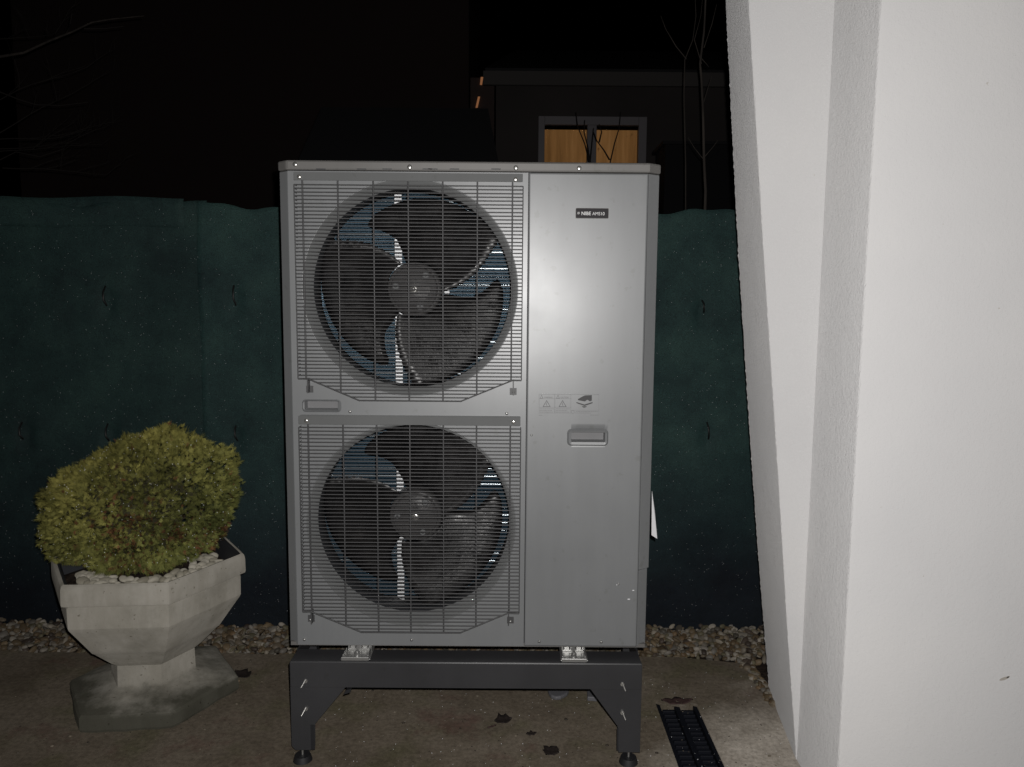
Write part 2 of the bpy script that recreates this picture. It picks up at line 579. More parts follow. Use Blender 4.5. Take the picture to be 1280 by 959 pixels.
# ================================================================== GRAVEL
def ico():
    import bmesh
    bm = bmesh.new(); bmesh.ops.create_icosphere(bm, subdivisions=2, radius=1)
    V = np.array([v.co[:] for v in bm.verts]); Fc = np.array([[v.index for v in f.verts] for f in bm.faces])
    bm.free(); return V, Fc


IV, IF = ico()
import bmesh as _b
_bm = _b.new(); _b.ops.create_icosphere(_bm, subdivisions=1, radius=1)
I1V = np.array([v.co[:] for v in _bm.verts]); I1F = np.array([[v.index for v in f.verts] for f in _bm.faces]); _bm.free()


def rotm(a, b, c):
    ca, sa, cb, sb, cc, s_c = math.cos(a), math.sin(a), math.cos(b), math.sin(b), math.cos(c), math.sin(c)
    return np.array([[ca, -sa, 0], [sa, ca, 0], [0, 0, 1]]) @ np.array([[cb, 0, sb], [0, 1, 0], [-sb, 0, cb]]) @ np.array([[1, 0, 0], [0, cc, -s_c], [0, s_c, cc]])


def stone_shape(V):
    d = rng.normal(size=(5, 3)); d /= np.linalg.norm(d, axis=1)[:, None]
    r = np.ones(len(V))
    for q in d:
        r += .13 * np.sin(2.6 * (V @ q) + rng.random() * 6)
    return V * r[:, None]


shapes = [stone_shape(IV) for _ in range(12)]
pal = np.array([[.30, .24, .17], [.40, .35, .28], [.20, .145, .085], [.17, .15, .12], [.50, .45, .38], [.27, .20, .12], [.12, .09, .07], [.33, .30, .26], [.25, .22, .14], [.24, .16, .09]]) * .62
Vs, Fs, Cs = [], [], []
off = 0
def drop_stone(x, y, z, r):
    global off
    s = shapes[rng.integers(12)] * np.array([r * rng.uniform(.9, 1.5), r * rng.uniform(.7, 1.1), r * rng.uniform(.5, .8)])
    s = s @ rotm(rng.uniform(0, 6.3), rng.normal() * .35, rng.normal() * .35).T + np.array([x, y, z])
    Vs.append(s); Fs.append(IF + off); off += len(s)
    c = pal[rng.integers(len(pal))] * rng.uniform(.6, 1.2)
    Cs.append(np.tile(np.append(c, 1), (len(s), 1)))


for lay in range(2):
    nx = 172
    for i in range(nx):
        for j in range(13):
            x = -2.75 + 3.9 * (i + rng.uniform(-.5, .5)) / nx
            y = PY + .002 + .255 * (j + .5 + rng.uniform(-.5, .5)) / 13
            drop_stone(x, y, -.018 + lay * .018 + rng.uniform(-.006, .008), rng.uniform(.007, .0145))
for i in range(420):   # tongue of gravel running forward beside the leaning wall
    tt = rng.random()
    y = 2.28 + .36 * tt
    xr = .85
    xl = np.interp(y, [edgeR[3].y, edgeR[2].y, edgeR[1].y, edgeR[0].y], [edgeR[3].x, edgeR[2].x, edgeR[1].x, edgeR[0].x])
    if y < edgeR[3].y: xl = .83
    drop_stone(rng.uniform(xl, xr), y, rng.uniform(-.02, .006), rng.uniform(.006, .0135))
gr = mesh_from_np('gravel', np.concatenate(Vs), np.concatenate(Fs), M['gravel'], np.concatenate(Cs), True)
tag(gr, 'mixed brown and cream river gravel strip along the foot of the fence', 'gravel', kind='stuff')

# stray stones on the concrete
for px, py, r, lab in [(946, 0, 0, None), (175, 0, 0, None)]:
    pass
def single_stone(name, px, py, r, c, label):
    s = shapes[3] * np.array([r * 1.2, r * .9, r * .6])
    o = mesh_from_np(name, s, IF, M['gravel'], np.tile(np.append(c, 1), (len(s), 1)), True)
    p = gz(px, py, 0); o.location = (p.x, p.y, r * .5)
    tag(o, label, 'stone')
single_stone('stray_stone', 296, 853, .009, np.array([.3, .22, .15]), 'small tan stone on the paving under the dark leaf beside the planter')

# ================================================================== FENCE with shade net
FY = 2.872
fence = thing('shade_net_fence', (0, FY, 0), 'fence covered in dark green shade net running behind the whole scene', 'fence')
ties = [(134, 370, 30), (295, 368, 34), (30, 538, 26), (137, 540, 26), (214, 538, 20), (297, 540, 26), (884, 538, 26), (878, 383, 18)]
tiew = [at(a, b, FY) for a, b, c in ties]


def net(x0, x1, y, ztop, name, seed, lean=0.0, mt='net'):
    nx, nz = int((x1 - x0) / .02), 84
    vs = np.zeros((nx + 1, nz + 1, 3))
    for i in range(nx + 1):
        x = x0 + (x1 - x0) * i / nx
        zt = ztop + .012 * math.sin(x * 5 + seed) + .008 * math.sin(x * 17 + seed) + .004 * math.sin(x * 41)
        for j in range(nz + 1):
            z = .0 + zt * j / nz
            d = .012 * math.sin(x * 3.1 + z * 1.7 + seed) + .006 * math.sin(x * 8 - z * 5 + seed) + .004 * math.sin(z * 13 + x * 6)
            d += .010 * math.exp(-((z - zt + .07) / .012) ** 2)
            for tw in tiew:
                dx, dz = x - tw.x, z - tw.z
                d += .03 * math.exp(-(dx / .022) ** 2 - (dz / .05) ** 2) + .006 * math.sin(dz * 110) * math.exp(-(dx / .08) ** 2 - (dz / .07) ** 2) - .008 * math.exp(-(dx / .09) ** 2 - (dz / .1) ** 2)
            vs[i, j] = (x, y + d + lean * (x - x0), z - .02)
    V = vs.reshape(-1, 3)
    idx = np.arange((nx + 1) * (nz + 1)).reshape(nx + 1, nz + 1)
    Fc = np.stack([idx[:-1, :-1], idx[1:, :-1], idx[1:, 1:], idx[:-1, 1:]], -1).reshape(-1, 4)
    o = mesh_from_np(name, V, Fc, M[mt], None, True)
    setpar(o, fence)
    md = o.modifiers.new('s', 'SOLIDIFY'); md.thickness = .0015
    return o


xs = at(252, 400, FY).x
net(-4.2, xs + .03, FY + .004, 1.625, 'net_panel', 0.3)
net(xs, 1.6, FY - .022, 1.615, 'net_panel', 2.1, .012, 'net2')
net(-4.2, at(230, 260, FY).x, FY - .03, 1.0, 'net_panel', 4.0).scale = (1, 1, 1)
fence.children[-1].location.z += 0.0
# the folded top flap: shrink the third sheet to a band along the top
fl_ = fence.children[-1]
bpy.data.objects.remove(fl_)
fb = MB()
nx = 120
x0, x1 = -4.2, at(232, 260, FY).x
vs = []
for i in range(nx + 1):
    x = x0 + (x1 - x0) * i / nx
    for j, zz in enumerate((1.512, 1.53, 1.56, 1.59, 1.618)):
        vs.append((x, FY - .014 - .01 * math.sin(x * 3.1 + .3) * 0 + .004 * math.sin(x * 9 + j), zz + .004 * math.sin(x * 12)))
fb.add(vs, [(i * 5 + j, (i + 1) * 5 + j, (i + 1) * 5 + j + 1, i * 5 + j + 1) for i in range(nx) for j in range(4)], True)
fb.build('folded_hem', M['net'], fence, solid=.0015)
for tw, (a, b, h) in zip(tiew, ties):
    hh = h / 2 / F * FY * .8
    tb = MB().tube([(tw.x - .003, FY - .004, tw.z + hh), (tw.x - .001, FY - .026, tw.z + hh * .4), (tw.x, FY - .028, tw.z - hh * .4), (tw.x + .003, FY - .012, tw.z - hh)], .0034, 6)
    tb.build('wire_tie', M['tie'], fence)
for px in (-2.9, -1.5, -.3, 1.1):
    MB().tube([(px, FY + .05, -.04), (px, FY + .05, 1.56)], .02, 10).build('post', M['cast_iron'], fence)


# beads of water as small white blobs, the flash glint put into their colour
def drops(name, P, r0, r1):
    n = len(P)
    r = rng.uniform(r0, r1, n) ** 1.0
    V = (I1V[None] * r[:, None, None] + P[:, None, :]).reshape(-1, 3)
    Fc = (I1F[None] + (np.arange(n) * len(I1V))[:, None, None]).reshape(-1, 3)
    return mesh_from_np(name, V, Fc, M['drop'], None, True)


P = []
for i in range(3200):
    x = rng.uniform(-2.3, .95); z = rng.uniform(.05, 1.58)
    P.append((x, FY - .045 if x > xs else FY - .022, z))
o = drops('water_glint_beads', np.array(P), .0003, .0009)
setpar(o, fence); o['kind'] = 'stuff'

# ================================================================== WHITE HOUSE WALL AND LEANING BUTTRESS
wl = thing('rendered_wall', (1.5, 1.85, 0), 'white rendered house wall filling the right side of the view', 'wall')
WX, WY = .786, 1.72
nw = 500
vs = []
for z in np.linspace(-.01, 3.4, nw):
    j1, j2, j3 = rng.normal() * .0007, rng.normal() * .0006, rng.normal() * .0007
    vs += [(WX + .007, WY, z), (5, WY, z), (5, 2.2, z), (.95, 2.05, z), (WX + .012, 2.002, z), (WX + .0003, WY + .007, z), (WX + .0012 + j3, WY + .002 + j2, z), (WX + .0035 + j1, WY + .0006 + j2 * .4, z)]
K_ = 8
v = MB().add(vs, [(i * K_ + k, i * K_ + (k + 1) % K_, (i + 1) * K_ + (k + 1) % K_, (i + 1) * K_ + k) for i in range(nw - 1) for k in range(K_)] + [tuple(range(K_)), tuple(range(K_ * nw - K_, K_ * nw))])
ob = v.build('wall', M['plaster'], wl)
fk = MB()
for px, py, r_ in ((1255, 848, .008), (1260, 846, .004), (1154, 720, .0018), (1101, 634, .0015), (1131, 803, .001), (1018, 219, .0016)):
    c_ = at(px, py, WY if px > 1080 else 2.0)
    fk.add([(c_.x + r_ * math.cos(a) * (1.5 if r_ > .005 else 1), c_.y - .0012, c_.z + r_ * .5 * math.sin(a) + r_ * .5 * math.cos(a)) for a in np.linspace(0, 2 * PI, 9)[:-1]], [tuple(range(8))])
fk.build('mud_fleck', M['fleck'], wl)
bt = thing('leaning_buttress', (.85, 2.2, 0), 'narrow white rendered buttress leaning outward behind the corner of the house wall', 'buttress')
zs = [-.01, .06, .4, .79, 1.38, 2.0, 2.6, 3.4]
xf = [.797, .790, .752, .712, .648, .584, .522, .44]
xb = [.850, .841, .792, .740, .668, .605, .548, .47]
yb = [2.385, 2.38, 2.355, 2.325, 2.29, 2.265, 2.25, 2.23]
n = 500
zz = np.linspace(-.01, 3.4, n)
vs = []
for z in zz:
    a = np.interp(z, zs, xf); b = np.interp(z, zs, xb); y2 = np.interp(z, zs, yb)
    j = rng.normal(size=4) * .0007
    dx, dy = (b - a) / (y2 - 2.0), 1
    vs += [(a + .002 + j[0], 2.0 + .0005, z), (a + .008, 2.0, z), (1.2, 2.0, z), (1.2, y2, z), (b + .006, y2, z), (b + j[1], y2 - .001, z), (b - .006 * dx, y2 - .006, z), (a + .007 * dx, 2.007, z), (a + .0006 + j[2], 2.002, z)]
K_ = 9
fs = [(i * K_ + k, i * K_ + (k + 1) % K_, (i + 1) * K_ + (k + 1) % K_, (i + 1) * K_ + k) for i in range(n - 1) for k in range(K_)]
fs += [tuple(range(K_)), tuple(range(K_ * n - K_, K_ * n))]
MB().add(vs, fs).build('buttress_body', M['plaster'], bt)

# ================================================================== OUTDOOR UNIT
D = 2.0076
YB = 2.375
unit = thing('heat_pump_unit', (-.109, 2.19, .317), 'large grey outdoor heat pump with two caged fans standing on a dark metal stand', 'heat pump')
tl, tr, bl, br = at(349, 207, D + .02), at(824.5, 207, D + .02), at(363, 800, D + .02), at(808.5, 800, D + .02)
XL, XR = (tl.x + bl.x) / 2, (tr.x + br.x) / 2
ZB = (at(363, 806, D).z + at(808, 808, D).z) / 2
ZC = (at(355, 214, D).z + at(820, 215, D).z) / 2      # underside of the lid
ZT = (at(349, 200.5, D).z + at(825, 203.5, D).z) / 2
CHL, CHR = .026, .031
XS = (at(660, 215, D).x + at(656, 805, D).x) / 2         # seam
# side panels with folded front edge
MB().plan([(XL, YB), (XL, D + .021), (XL + CHL, D), (XL + CHL, D + .004), (XL + .004, D + .025), (XL + .004, YB)], ZB, ZC - .002).build('side_panel', M['panel'], unit, bevel=.0015)
RZ = at(808, 713, D).z
MB().plan([(XR, YB), (XR, D + .021), (XR - CHR, D), (XR - CHR, D + .004), (XR - .004, D + .025), (XR - .004, YB)], RZ, ZC - .002) \
    .plan([(XR - .004, YB), (XR - .004, D + .021), (XR - CHR, D), (XR - CHR, D + .004), (XR - .008, D + .025), (XR - .008, YB)], ZB, RZ - .001).build('side_panel', M['panel'], unit, bevel=.0015)
MB().box(XL + .004, XR - .004, YB - .004, YB, ZB, ZC - .002).build('back_panel', M['inside'], unit)
MB().box(XL + .006, XR - .008, D + .004, YB - .006, ZB - .004, ZB + .006).build('base_pan', M['cover'], unit)
# lid
lid = MB()
e = .0035
lid.plan([(XL - e, YB + e), (XL - e, D + .019), (XL + CHL - .002, D - e), (XR - CHR + .002, D - e), (XR + e, D + .019), (XR + e, YB + e)], ZC, ZT)
lid.build('lid', M['cover'], unit, bevel=.005)

# fan centres and rings
C1 = at(512.5, 361, D); C2 = at(514.3, 656, D)
cxm = (C1.x + C2.x) / 2 + .0
RO, RI = .2745, .262


def hole_plate(mb, x0, x1, z0, z1, cx, cz, r, y):
    ang = sorted(set([round(2 * PI * i / 96, 6) for i in range(96)] + [round(math.atan2(z - cz, x - cx) % (2 * PI), 6) for x in (x0, x1) for z in (z0, z1)]))
    inn, outr = [], []
    for a in ang:
        c, s = math.cos(a), math.sin(a)
        tt = 1e9
        if c > 1e-9: tt = min(tt, (x1 - cx) / c)
        if c < -1e-9: tt = min(tt, (x0 - cx) / c)
        if s > 1e-9: tt = min(tt, (z1 - cz) / s)
        if s < -1e-9: tt = min(tt, (z0 - cz) / s)
        inn.append((cx + r * c, y, cz + r * s)); outr.append((cx + tt * c, y, cz + tt * s))
    n = len(ang)
    mb.add(inn + outr, [(i, (i + 1) % n, n + (i + 1) % n, n + i) for i in range(n)])


def rect_hole(mb, x0, x1, z0, z1, a0, a1, b0, b1, y):
    mb.add([(x0, y, z0), (x1, y, z0), (x1, y, z1), (x0, y, z1), (a0, y, b0), (a1, y, b0), (a1, y, b1), (a0, y, b1)],
           [(0, 1, 5, 4), (1, 2, 6, 5), (2, 3, 7, 6), (3, 0, 4, 7)])


fp = MB()
LX0, LX1 = XL + CHL + .0008, XS - .0012
zm1, zm2 = at(500, 497.5, D).z, at(500, 516.5, D).z
hole_plate(fp, LX0, LX1, zm1, ZC - .002, cxm, C1.z, RO, D)
h0, h1 = at(381, 501, D), at(423, 513, D)
rect_hole(fp, LX0, LX1, zm2, zm1, h0.x, h1.x, h1.z, h0.z, D)
hole_plate(fp, LX0, LX1, ZB, zm2, cxm, C2.z, RO, D)
fpo = fp.build('fan_panel', M['panel'], unit)
md = fpo.modifiers.new('w', 'WELD'); md.merge_threshold = .0002
md = fpo.modifiers.new('s', 'SOLIDIFY'); md.thickness = .0012; md.offset = -1

# service panel: slightly pillowed sheet with a hole for the grip
g0, g1 = at(714, 540, D), at(756, 552.5, D)
RX0, RX1 = XS + .0012, XR - CHR - .0008
sx_ = [RX0, RX0 + .004, g0.x, g1.x] + list(np.linspace(RX0 + .004, RX1 - .004, 22)[1:-1]) + [RX1 - .004, RX1]
sz_ = [ZB, ZB + .004, g1.z, g0.z] + list(np.linspace(ZB + .004, ZC - .006, 40)[1:-1]) + [ZC - .006, ZC - .002]
sx_, sz_ = sorted(sx_), sorted(sz_)
sp_ = MB()
def pil(x, z):
    u = (x - RX0) / (RX1 - RX0) * 2 - 1
    q = (z - ZB) / (ZC - ZB) * 2 - 1
    return D - .0003 * (1 - u * u) * (1 - q ** 6) + (.5 - u * .5) * .0  + .0003 * math.sin(x * 9 + z * 4) * (1 - u * u)
vs = [(x, pil(x, z), z) for x in sx_ for z in sz_]
nz_ = len(sz_)
fs = []
for i in range(len(sx_) - 1):
    for j in range(nz_ - 1):
        mx, mz = (sx_[i] + sx_[i + 1]) / 2, (sz_[j] + sz_[j + 1]) / 2
        if g0.x < mx < g1.x and g1.z < mz < g0.z: continue
        fs.append((i * nz_ + j, (i + 1) * nz_ + j, (i + 1) * nz_ + j + 1, i * nz_ + j + 1))
sp_.add(vs, fs, True)
spo = sp_.build('service_panel', M['panel'], unit)
spo['label'] = 'plain smooth right hand panel without fan openings'
md = spo.modifiers.new('s', 'SOLIDIFY'); md.thickness = .0012; md.offset = 1
# dark joint backing behind the seam
MB().box(XS - .006, XS + .006, D + .006, D + .012, ZB, ZC).build('seam_backing', M['rubber'], unit)


def roundrect(x0, x1, z0, z1, r, n=6):
    p = []
    for cx, cz, a in ((x1 - r, z1 - r, 0), (x0 + r, z1 - r, PI / 2), (x0 + r, z0 + r, PI), (x1 - r, z0 + r, 1.5 * PI)):
        for i in range(n + 1):
            t_ = a + PI / 2 * i / n
            p.append((cx + r * math.cos(t_), cz + r * math.sin(t_)))
    return p


def grip(px0, px1, py0, py1, ix0, ix1, iy0, iy1, ybase):
    a, b = at(px0, py0, D), at(px1, py1, D)
    c_, d_ = at(ix0, iy0, D), at(ix1, iy1, D)
    o = roundrect(a.x, b.x, b.z, a.z, .011)
    mid = roundrect(a.x + .004, b.x - .004, b.z + .004, a.z - .004, .009)
    inn = roundrect(c_.x, d_.x, d_.z, c_.z, .002)
    inn2 = roundrect(c_.x + .002, d_.x - .002, d_.z + .003, c_.z - .001, .002)
    n = len(o)
    vs = [(x, ybase + .0005, z) for x, z in o] + [(x, ybase - .005, z) for x, z in mid] + [(x, ybase - .003, z) for x, z in inn] + [(x, ybase + .022, z) for x, z in inn2]
    fs = [(k * n + i, k * n + (i + 1) % n, (k + 1) * n + (i + 1) % n, (k + 1) * n + i) for k in range(3) for i in range(n)]
    ho = MB().add(vs, fs, True)
    frame = ho.build('grip_handle', M['panel'], unit)
    md = frame.modifiers.new('e', 'EDGE_SPLIT'); md.split_angle = math.radians(50)
    nb = roundrect(c_.x + .002, d_.x - .002, d_.z + .003, c_.z - .001, .002)
    MB().add([(x, ybase + .0215, z) for x, z in nb], [tuple(range(n))]).build('grip_back', M['recess'], frame)


grip(377, 427.5, 498.5, 516, 381, 423, 501, 513, D)
grip(709, 760, 536, 557.5, 714, 756, 540, 552.5, D - .002)

# rings, ducts, fans
FANY = 2.107


def blade_pts(th, side):
    vs, fs = [], []
    nr, na = 22, 16
    # leading and trailing limits (compass degrees from up) as functions of radius in units of 100 px at the hub
    rr_ = [.34, .45, .70, .90, 1.02, 1.11, 1.165]
    lead = [-21, -21, -22.5, -31, -37, -38, -30]
    trail = [94, 88, 77, 69, 64, 61.5, 60]
    S = FANY / F * 100 * 1.022
    for i in range(nr + 1):
        r = .34 + (1.165 - .34) * i / nr
        a0 = np.interp(r, rr_, lead)
        a1 = np.interp(r, rr_, trail) + (.8 if i % 2 else -.7) * (1 if i > 4 else .3)
        for j in range(na + 1):
            f_ = j / na
            a = math.radians(a0 + (a1 - a0) * f_ + th)
            rk = r * (1 - .085 * (1 - f_) ** 1.5 * max(0, r - .5) / .665)
            x, z = math.sin(a) * rk * S, math.cos(a) * rk * S
            y = .058 - .076 * f_ + .022 * math.sin(PI * f_) * (r - .5) + .022 * (r - .34) * (1 - f_)
            vs.append((x, y, z))
    for i in range(nr):
        for j in range(na):
            a = i * (na + 1) + j
            fs.append((a, a + 1, a + na + 2, a + na + 1))
    return vs, fs


def fan(cx, cz, rot, ringname):
    rg = MB().rev(cx, cz, [(RO + .004, D - .001), (RO + .003, D - .006), (RO - .0005, D - .006), (RO - .002, D - .001), (RI + .0005, D + .046), (RI, D + .05)], 128)
    rg.build('fan_ring', M['ring'], unit)
    MB().rev(cx, cz, [(RI, D + .05), (RI - .001, D + .054), (RI + .001, D + .13), (RI + .012, D + .15)], 96).build('fan_duct', M['inside'], unit)
    MB().rev(cx, cz, [(RO + .0065, D + .0005), (RO + .0058, D - .0022), (RO + .0042, D - .0028), (RO + .003, D - .001)], 128).build('hole_rim', M['panel'], unit)
    imp = bpy.data.objects.new('impeller', None)
    imp.empty_display_size = .05
    imp.location = (cx, FANY, cz); col.objects.link(imp); setpar(imp, unit)
    for k in range(3):
        vs, fs = blade_pts(rot + 120 * k, 1)
        o = MB().add([(a + cx, b + FANY, c_ + cz) for a, b, c_ in vs], fs, True).build('blade', M['blade'], imp, solid=.0022)
        # thickened root rib
    hb = MB().rev(cx, cz, [(.0, FANY - .021), (.0600, FANY - .021), (.0625, FANY - .019), (.0635, FANY - .012), (.066, FANY - .012), (.0715, FANY - .010), (.074, FANY + .0), (.075, FANY + .05)], 48)
    hb.build('hub', M['hub'], imp)
    MB().rev(cx, cz, [(.0, FANY - .034), (.0055, FANY - .034), (.006, FANY - .030), (.006, FANY - .024)], 20).rev(cx, cz, [(.004, FANY - .0245), (.0115, FANY - .0245), (.012, FANY - .021)], 24).build('nut', M['zinc'], imp)
    for a in (-82, 41, 160):
        aa = math.radians(a + rot)
        x, z = cx + .049 * math.sin(aa), cz + .049 * math.cos(aa)
        MB().rev(x, z, [(.0035, FANY - .026), (.0065, FANY - .027), (.0075, FANY - .024), (.0075, FANY - .016)], 16).build('boss', M['ring'], imp)
        MB().rev(x, z, [(0, FANY - .0245), (.0042, FANY - .0245)], 12).rev(x, z, [(.0078, FANY - .0215), (.0098, FANY - .0215)], 20).build('boss_hole', M['rubber'], imp)
    MB().rev(cx, cz, [(.0, FANY + .052), (.055, FANY + .052), (.055, FANY + .12), (0, FANY + .12)], 32).build('motor', M['motor'], unit)


fan(cxm, C1.z, 0, 'ring')
fan(cxm, C2.z, -6, 'ring')

# coil at the back with a rounded left corner, and its tubes
cv = []
ypl = YB - .04
path = [(XL + .022, D + .14), (XL + .022, ypl - .03)]
for i in range(1, 9):
    a = PI / 2 * i / 8
    path.append((XL + .022 + .03 * (1 - math.cos(a)), ypl - .03 + .03 * math.sin(a)))
path.append((XS - .01, ypl))
n = len(path)
for x, y in path: cv += [(x, y, ZB + .01), (x, y, ZC - .01)]
MB().add(cv, [(2 * i, 2 * i + 2, 2 * i + 3, 2 * i + 1) for i in range(n - 1)], True).build('coil', M['coil'], unit)
coil = unit.children[-1]
tb0 = None
for z in np.arange(ZB + .03, ZC - .02, .0244):
    if tb0 is None:
        tb0 = MB().tube([(x + .004, y - .005, 0) for x, y in path], .0017, 6).build('coil_tube', M['tube'], None)
        o = tb0
    else:
        o = tb0.copy(); col.objects.link(o)
    o.location = (0, 0, z)
    setpar(o, coil)
MB().box(XS - .004, XS - .001, D + .03, YB - .006, ZB + .01, ZC - .003).build('partition', M['inside'], unit)
# deck plates above, between and below the fans
for z in ((zm1 + zm2) / 2, ZC - .006):
    MB().box(XL + .03, XS - .004, D + .13, YB - .05, z - .002, z + .002).build('divider_shelf', M['inside'], unit)
bx = at(498.5, 430, 2.2).x
mbk = MB().box(bx - .010, bx + .010, 2.205, 2.209, ZB + .01, ZC - .01)
mbk.box(bx - .010, bx - .0085, 2.209, 2.235, ZB + .01, ZC - .01)
mbk.build('motor_bracket', M['bracket'], unit)
bx = at(558.5, 365, 2.2).x
MB().box(bx - .007, bx + .007, 2.205, 2.209, at(558, 420, 2.2).z, at(558, 310, 2.2).z).build('motor_bracket', M['bracket'], unit)


# wire guards
GY = D - .026


def guard(rows0, rows1, full, ys, vx, yv, el, er, header, chamf, screws):
    a = at(el, rows0, GY); b = at(er, rows0, GY)
    x0, x1 = a.x, b.x
    zt_, zb_, zf = at(510, rows0, GY).z, at(510, rows1, GY).z, at(510, full, GY).z
    g_ = bpy.data.objects.new('fan_guard', None)
    g_.location = ((x0 + x1) / 2, GY, (zt_ + zb_) / 2); g_.empty_display_size = .05
    col.objects.link(g_); setpar(g_, unit)
    hx0, hx1, hz0, hz1 = header
    h0_, h1_ = at(hx0, hz0, GY), at(hx1, hz1, GY)
    # header band: a folded strip that leans back to the panel
    MB().prism([(h0_.x, h1_.z), (h1_.x, h1_.z), (h1_.x, h0_.z), (h0_.x, h0_.z)], GY - .001, GY + .002) \
        .box(h0_.x, h1_.x, GY + .002, D - .001, h0_.z - .003, h0_.z).build('header_band', M['ring'], g_, bevel=.001)
    c0, c1 = at(chamf[0], full, GY).x, at(chamf[1], full, GY).x
    d0, d1 = at(chamf[2], rows1, GY).x, at(chamf[3], rows1, GY).x
    n = ys
    wires = {}
    for i in range(n):
        z = zt_ + (zb_ - zt_) * i / (n - 1)
        if z >= zf - .001:
            xa, xb = x0, x1
        else:
            q = (zf - z) / (zf - zb_)
            xa, xb = c0 + (d0 - c0) * q, c1 + (d1 - c1) * q
        key = (round(xa, 3), round(xb, 3))
        if key in wires:
            o = wires[key].copy(); col.objects.link(o); o.parent = None
        else:
            o = MB().tube([(xa - x0, 0, 0), (xb - x0, 0, 0)], .0016, 6).build('wire', M['guard'])
            wires[key] = o
        o.location = (x0, GY + random.uniform(-.0004, .0004), z + random.uniform(-.0004, .0004))
        setpar(o, g_)
    for px in vx:
        x = at(px, yv, GY + .003).x
        if x <= c0 + .001 or x >= c1 - .001: zb2 = zf
        else:
            zb2 = zb_
            if x < d0: zb2 = zf + (zb_ - zf) * (x - c0) / (d0 - c0)
            if x > d1: zb2 = zf + (zb_ - zf) * (c1 - x) / (c1 - d1)
        MB().tube([(x, GY + .003, h1_.z + .002), (x, GY + .003, zb2)], .0022, 6).build('upright_wire', M['guard'], g_)
    # returns to the casing at both sides, and the bottom frame wire
    for x in (x0, x1):
        MB().tube([(x, GY, zt_), (x, GY, zf)], .0014, 6).build('edge_wire', M['guard'], g_)
    MB().tube([(x0, GY, zf), (c0, GY + .002, zf), (d0, GY + .002, zb_), (d1, GY + .002, zb_), (c1, GY + .002, zf), (x1, GY, zf)], .0019, 6).build('frame_wire', M['guard'], g_)
    for i in range(0, n, 1):
        pass
    # side stubs that carry the guard back to the panel
    for x in (x0, x1):
        mbs = MB()
        for i in range(n):
            z = zt_ + (zb_ - zt_) * i / (n - 1)
            if z >= zf: mbs.tube([(x, GY, z), (x, D, z)], .0012, 4, False)
        o = mbs.build('side_stubs', M['guard'], g_)
    for sx0, sy0 in screws:
        s = at(sx0, sy0, D - .012)
        sgn = -1 if sx0 > 510 else 1
        xc = c0 if sgn > 0 else c1
        MB().box(min(xc, xc - sgn * .003), max(xc, xc - sgn * .003) , GY + .004, D - .001, s.z - .008, zf).box(s.x - .009, s.x + .009, D - .0035, D - .001, s.z - .009, s.z + .009).build('mounting_tab', M['guard'], g_)


guard(231.8, 501.3, 474.5, 60, [380, 423.7, 467.6, 510.7, 553.6, 596.5, 640], 330, 367.5, 654, (367, 653.5, 215, 227.5), (384.5, 641, 449, 576), [(386, 487), (641.5, 490)])
guard(535.2, 790.8, 766, 57, [386.5, 429.8, 471.5, 512.6, 554.3, 595.5, 637.5], 600, 373.5, 651, (373, 650.5, 520, 532.5), (389, 635, 451, 576), [(388, 775), (638, 777)])


# screws
def screw(px, py, r=.0045, y=D, m=None, face=None):
    s = at(px, py, y)
    sc_ = MB().rev(s.x, s.z, [(0, y - .0035), (r * .45, y - .0037), (r * .8, y - .0028), (r, y - .001), (r, y + .001)], 14)
    o = sc_.build('screw', m or M['zinc'], unit)
    MB().box(s.x - r * .6, s.x + r * .6, y - .0040, y - .0036, s.z - .0005, s.z + .0005).build('slot', M['rubber'], o)


for px, py in [(369, 205.5), (512, 209), (645, 210), (724, 210.5)]: screw(px, py, .0065, D - .0035)
for px, py in [(374, 221), (644.5, 224.5), (383, 526), (642, 527.5)]: screw(px, py, .006, GY - .001)
for px, py in [(386, 487), (641.5, 490), (388, 775), (638, 777), (437.5, 514.5), (633.5, 517), (380.5, 799.5), (514.5, 800), (674, 802), (751.5, 802.5)]: screw(px, py, .0042, D - .002, M['galv'])
for px, py in [(664.5, 544), (773, 730)]: screw(px, py, .003, D - .002, M['galv'])
# small dark rivets / bird marks on the panel face, and slots under the lid
rv = MB()
for px, py in [(459, 236), (371.5, 324), (566, 491)]:
    s = at(px, py, D); rv.rev(s.x, s.z, [(0, D - .0012), (.003, D - .001), (.0032, D + .0)], 10)
rv.build('rivet_hole', M['rubber'], unit)
for px in (401, 452, 484, 541, 568, 620, 534):
    s = at(px, 211.2, D - .0035)
    MB().box(s.x - .012, s.x + .012, D - .0042, D - .0036, s.z - .0016, s.z + .0008).build('lid_slot', M['inside'], unit)


# lettering and marks
def text_mesh(s, size, x, y, z, m, parent, name='lettering', offset=0.0, shear=0.0, sx=1.0):
    cu = bpy.data.curves.new(name, 'FONT')
    cu.body = s; cu.size = size; cu.extrude = .0002; cu.offset = offset; cu.shear = shear
    o = bpy.data.objects.new('tmp', cu); col.objects.link(o)
    dg = bpy.context.evaluated_depsgraph_get()
    me = bpy.data.meshes.new_from_object(o.evaluated_get(dg))
    bpy.data.objects.remove(o)
    for v in me.vertices:
        a, b, c_ = v.co
        v.co = (x + a * sx, y - c_, z + b)
    me.materials.clear(); me.materials.append(m)
    ob_ = bpy.data.objects.new(name, me); col.objects.link(ob_); setpar(ob_, parent)
    xs_ = [v.co.x for v in me.vertices]
    return ob_, min(xs_), max(xs_)


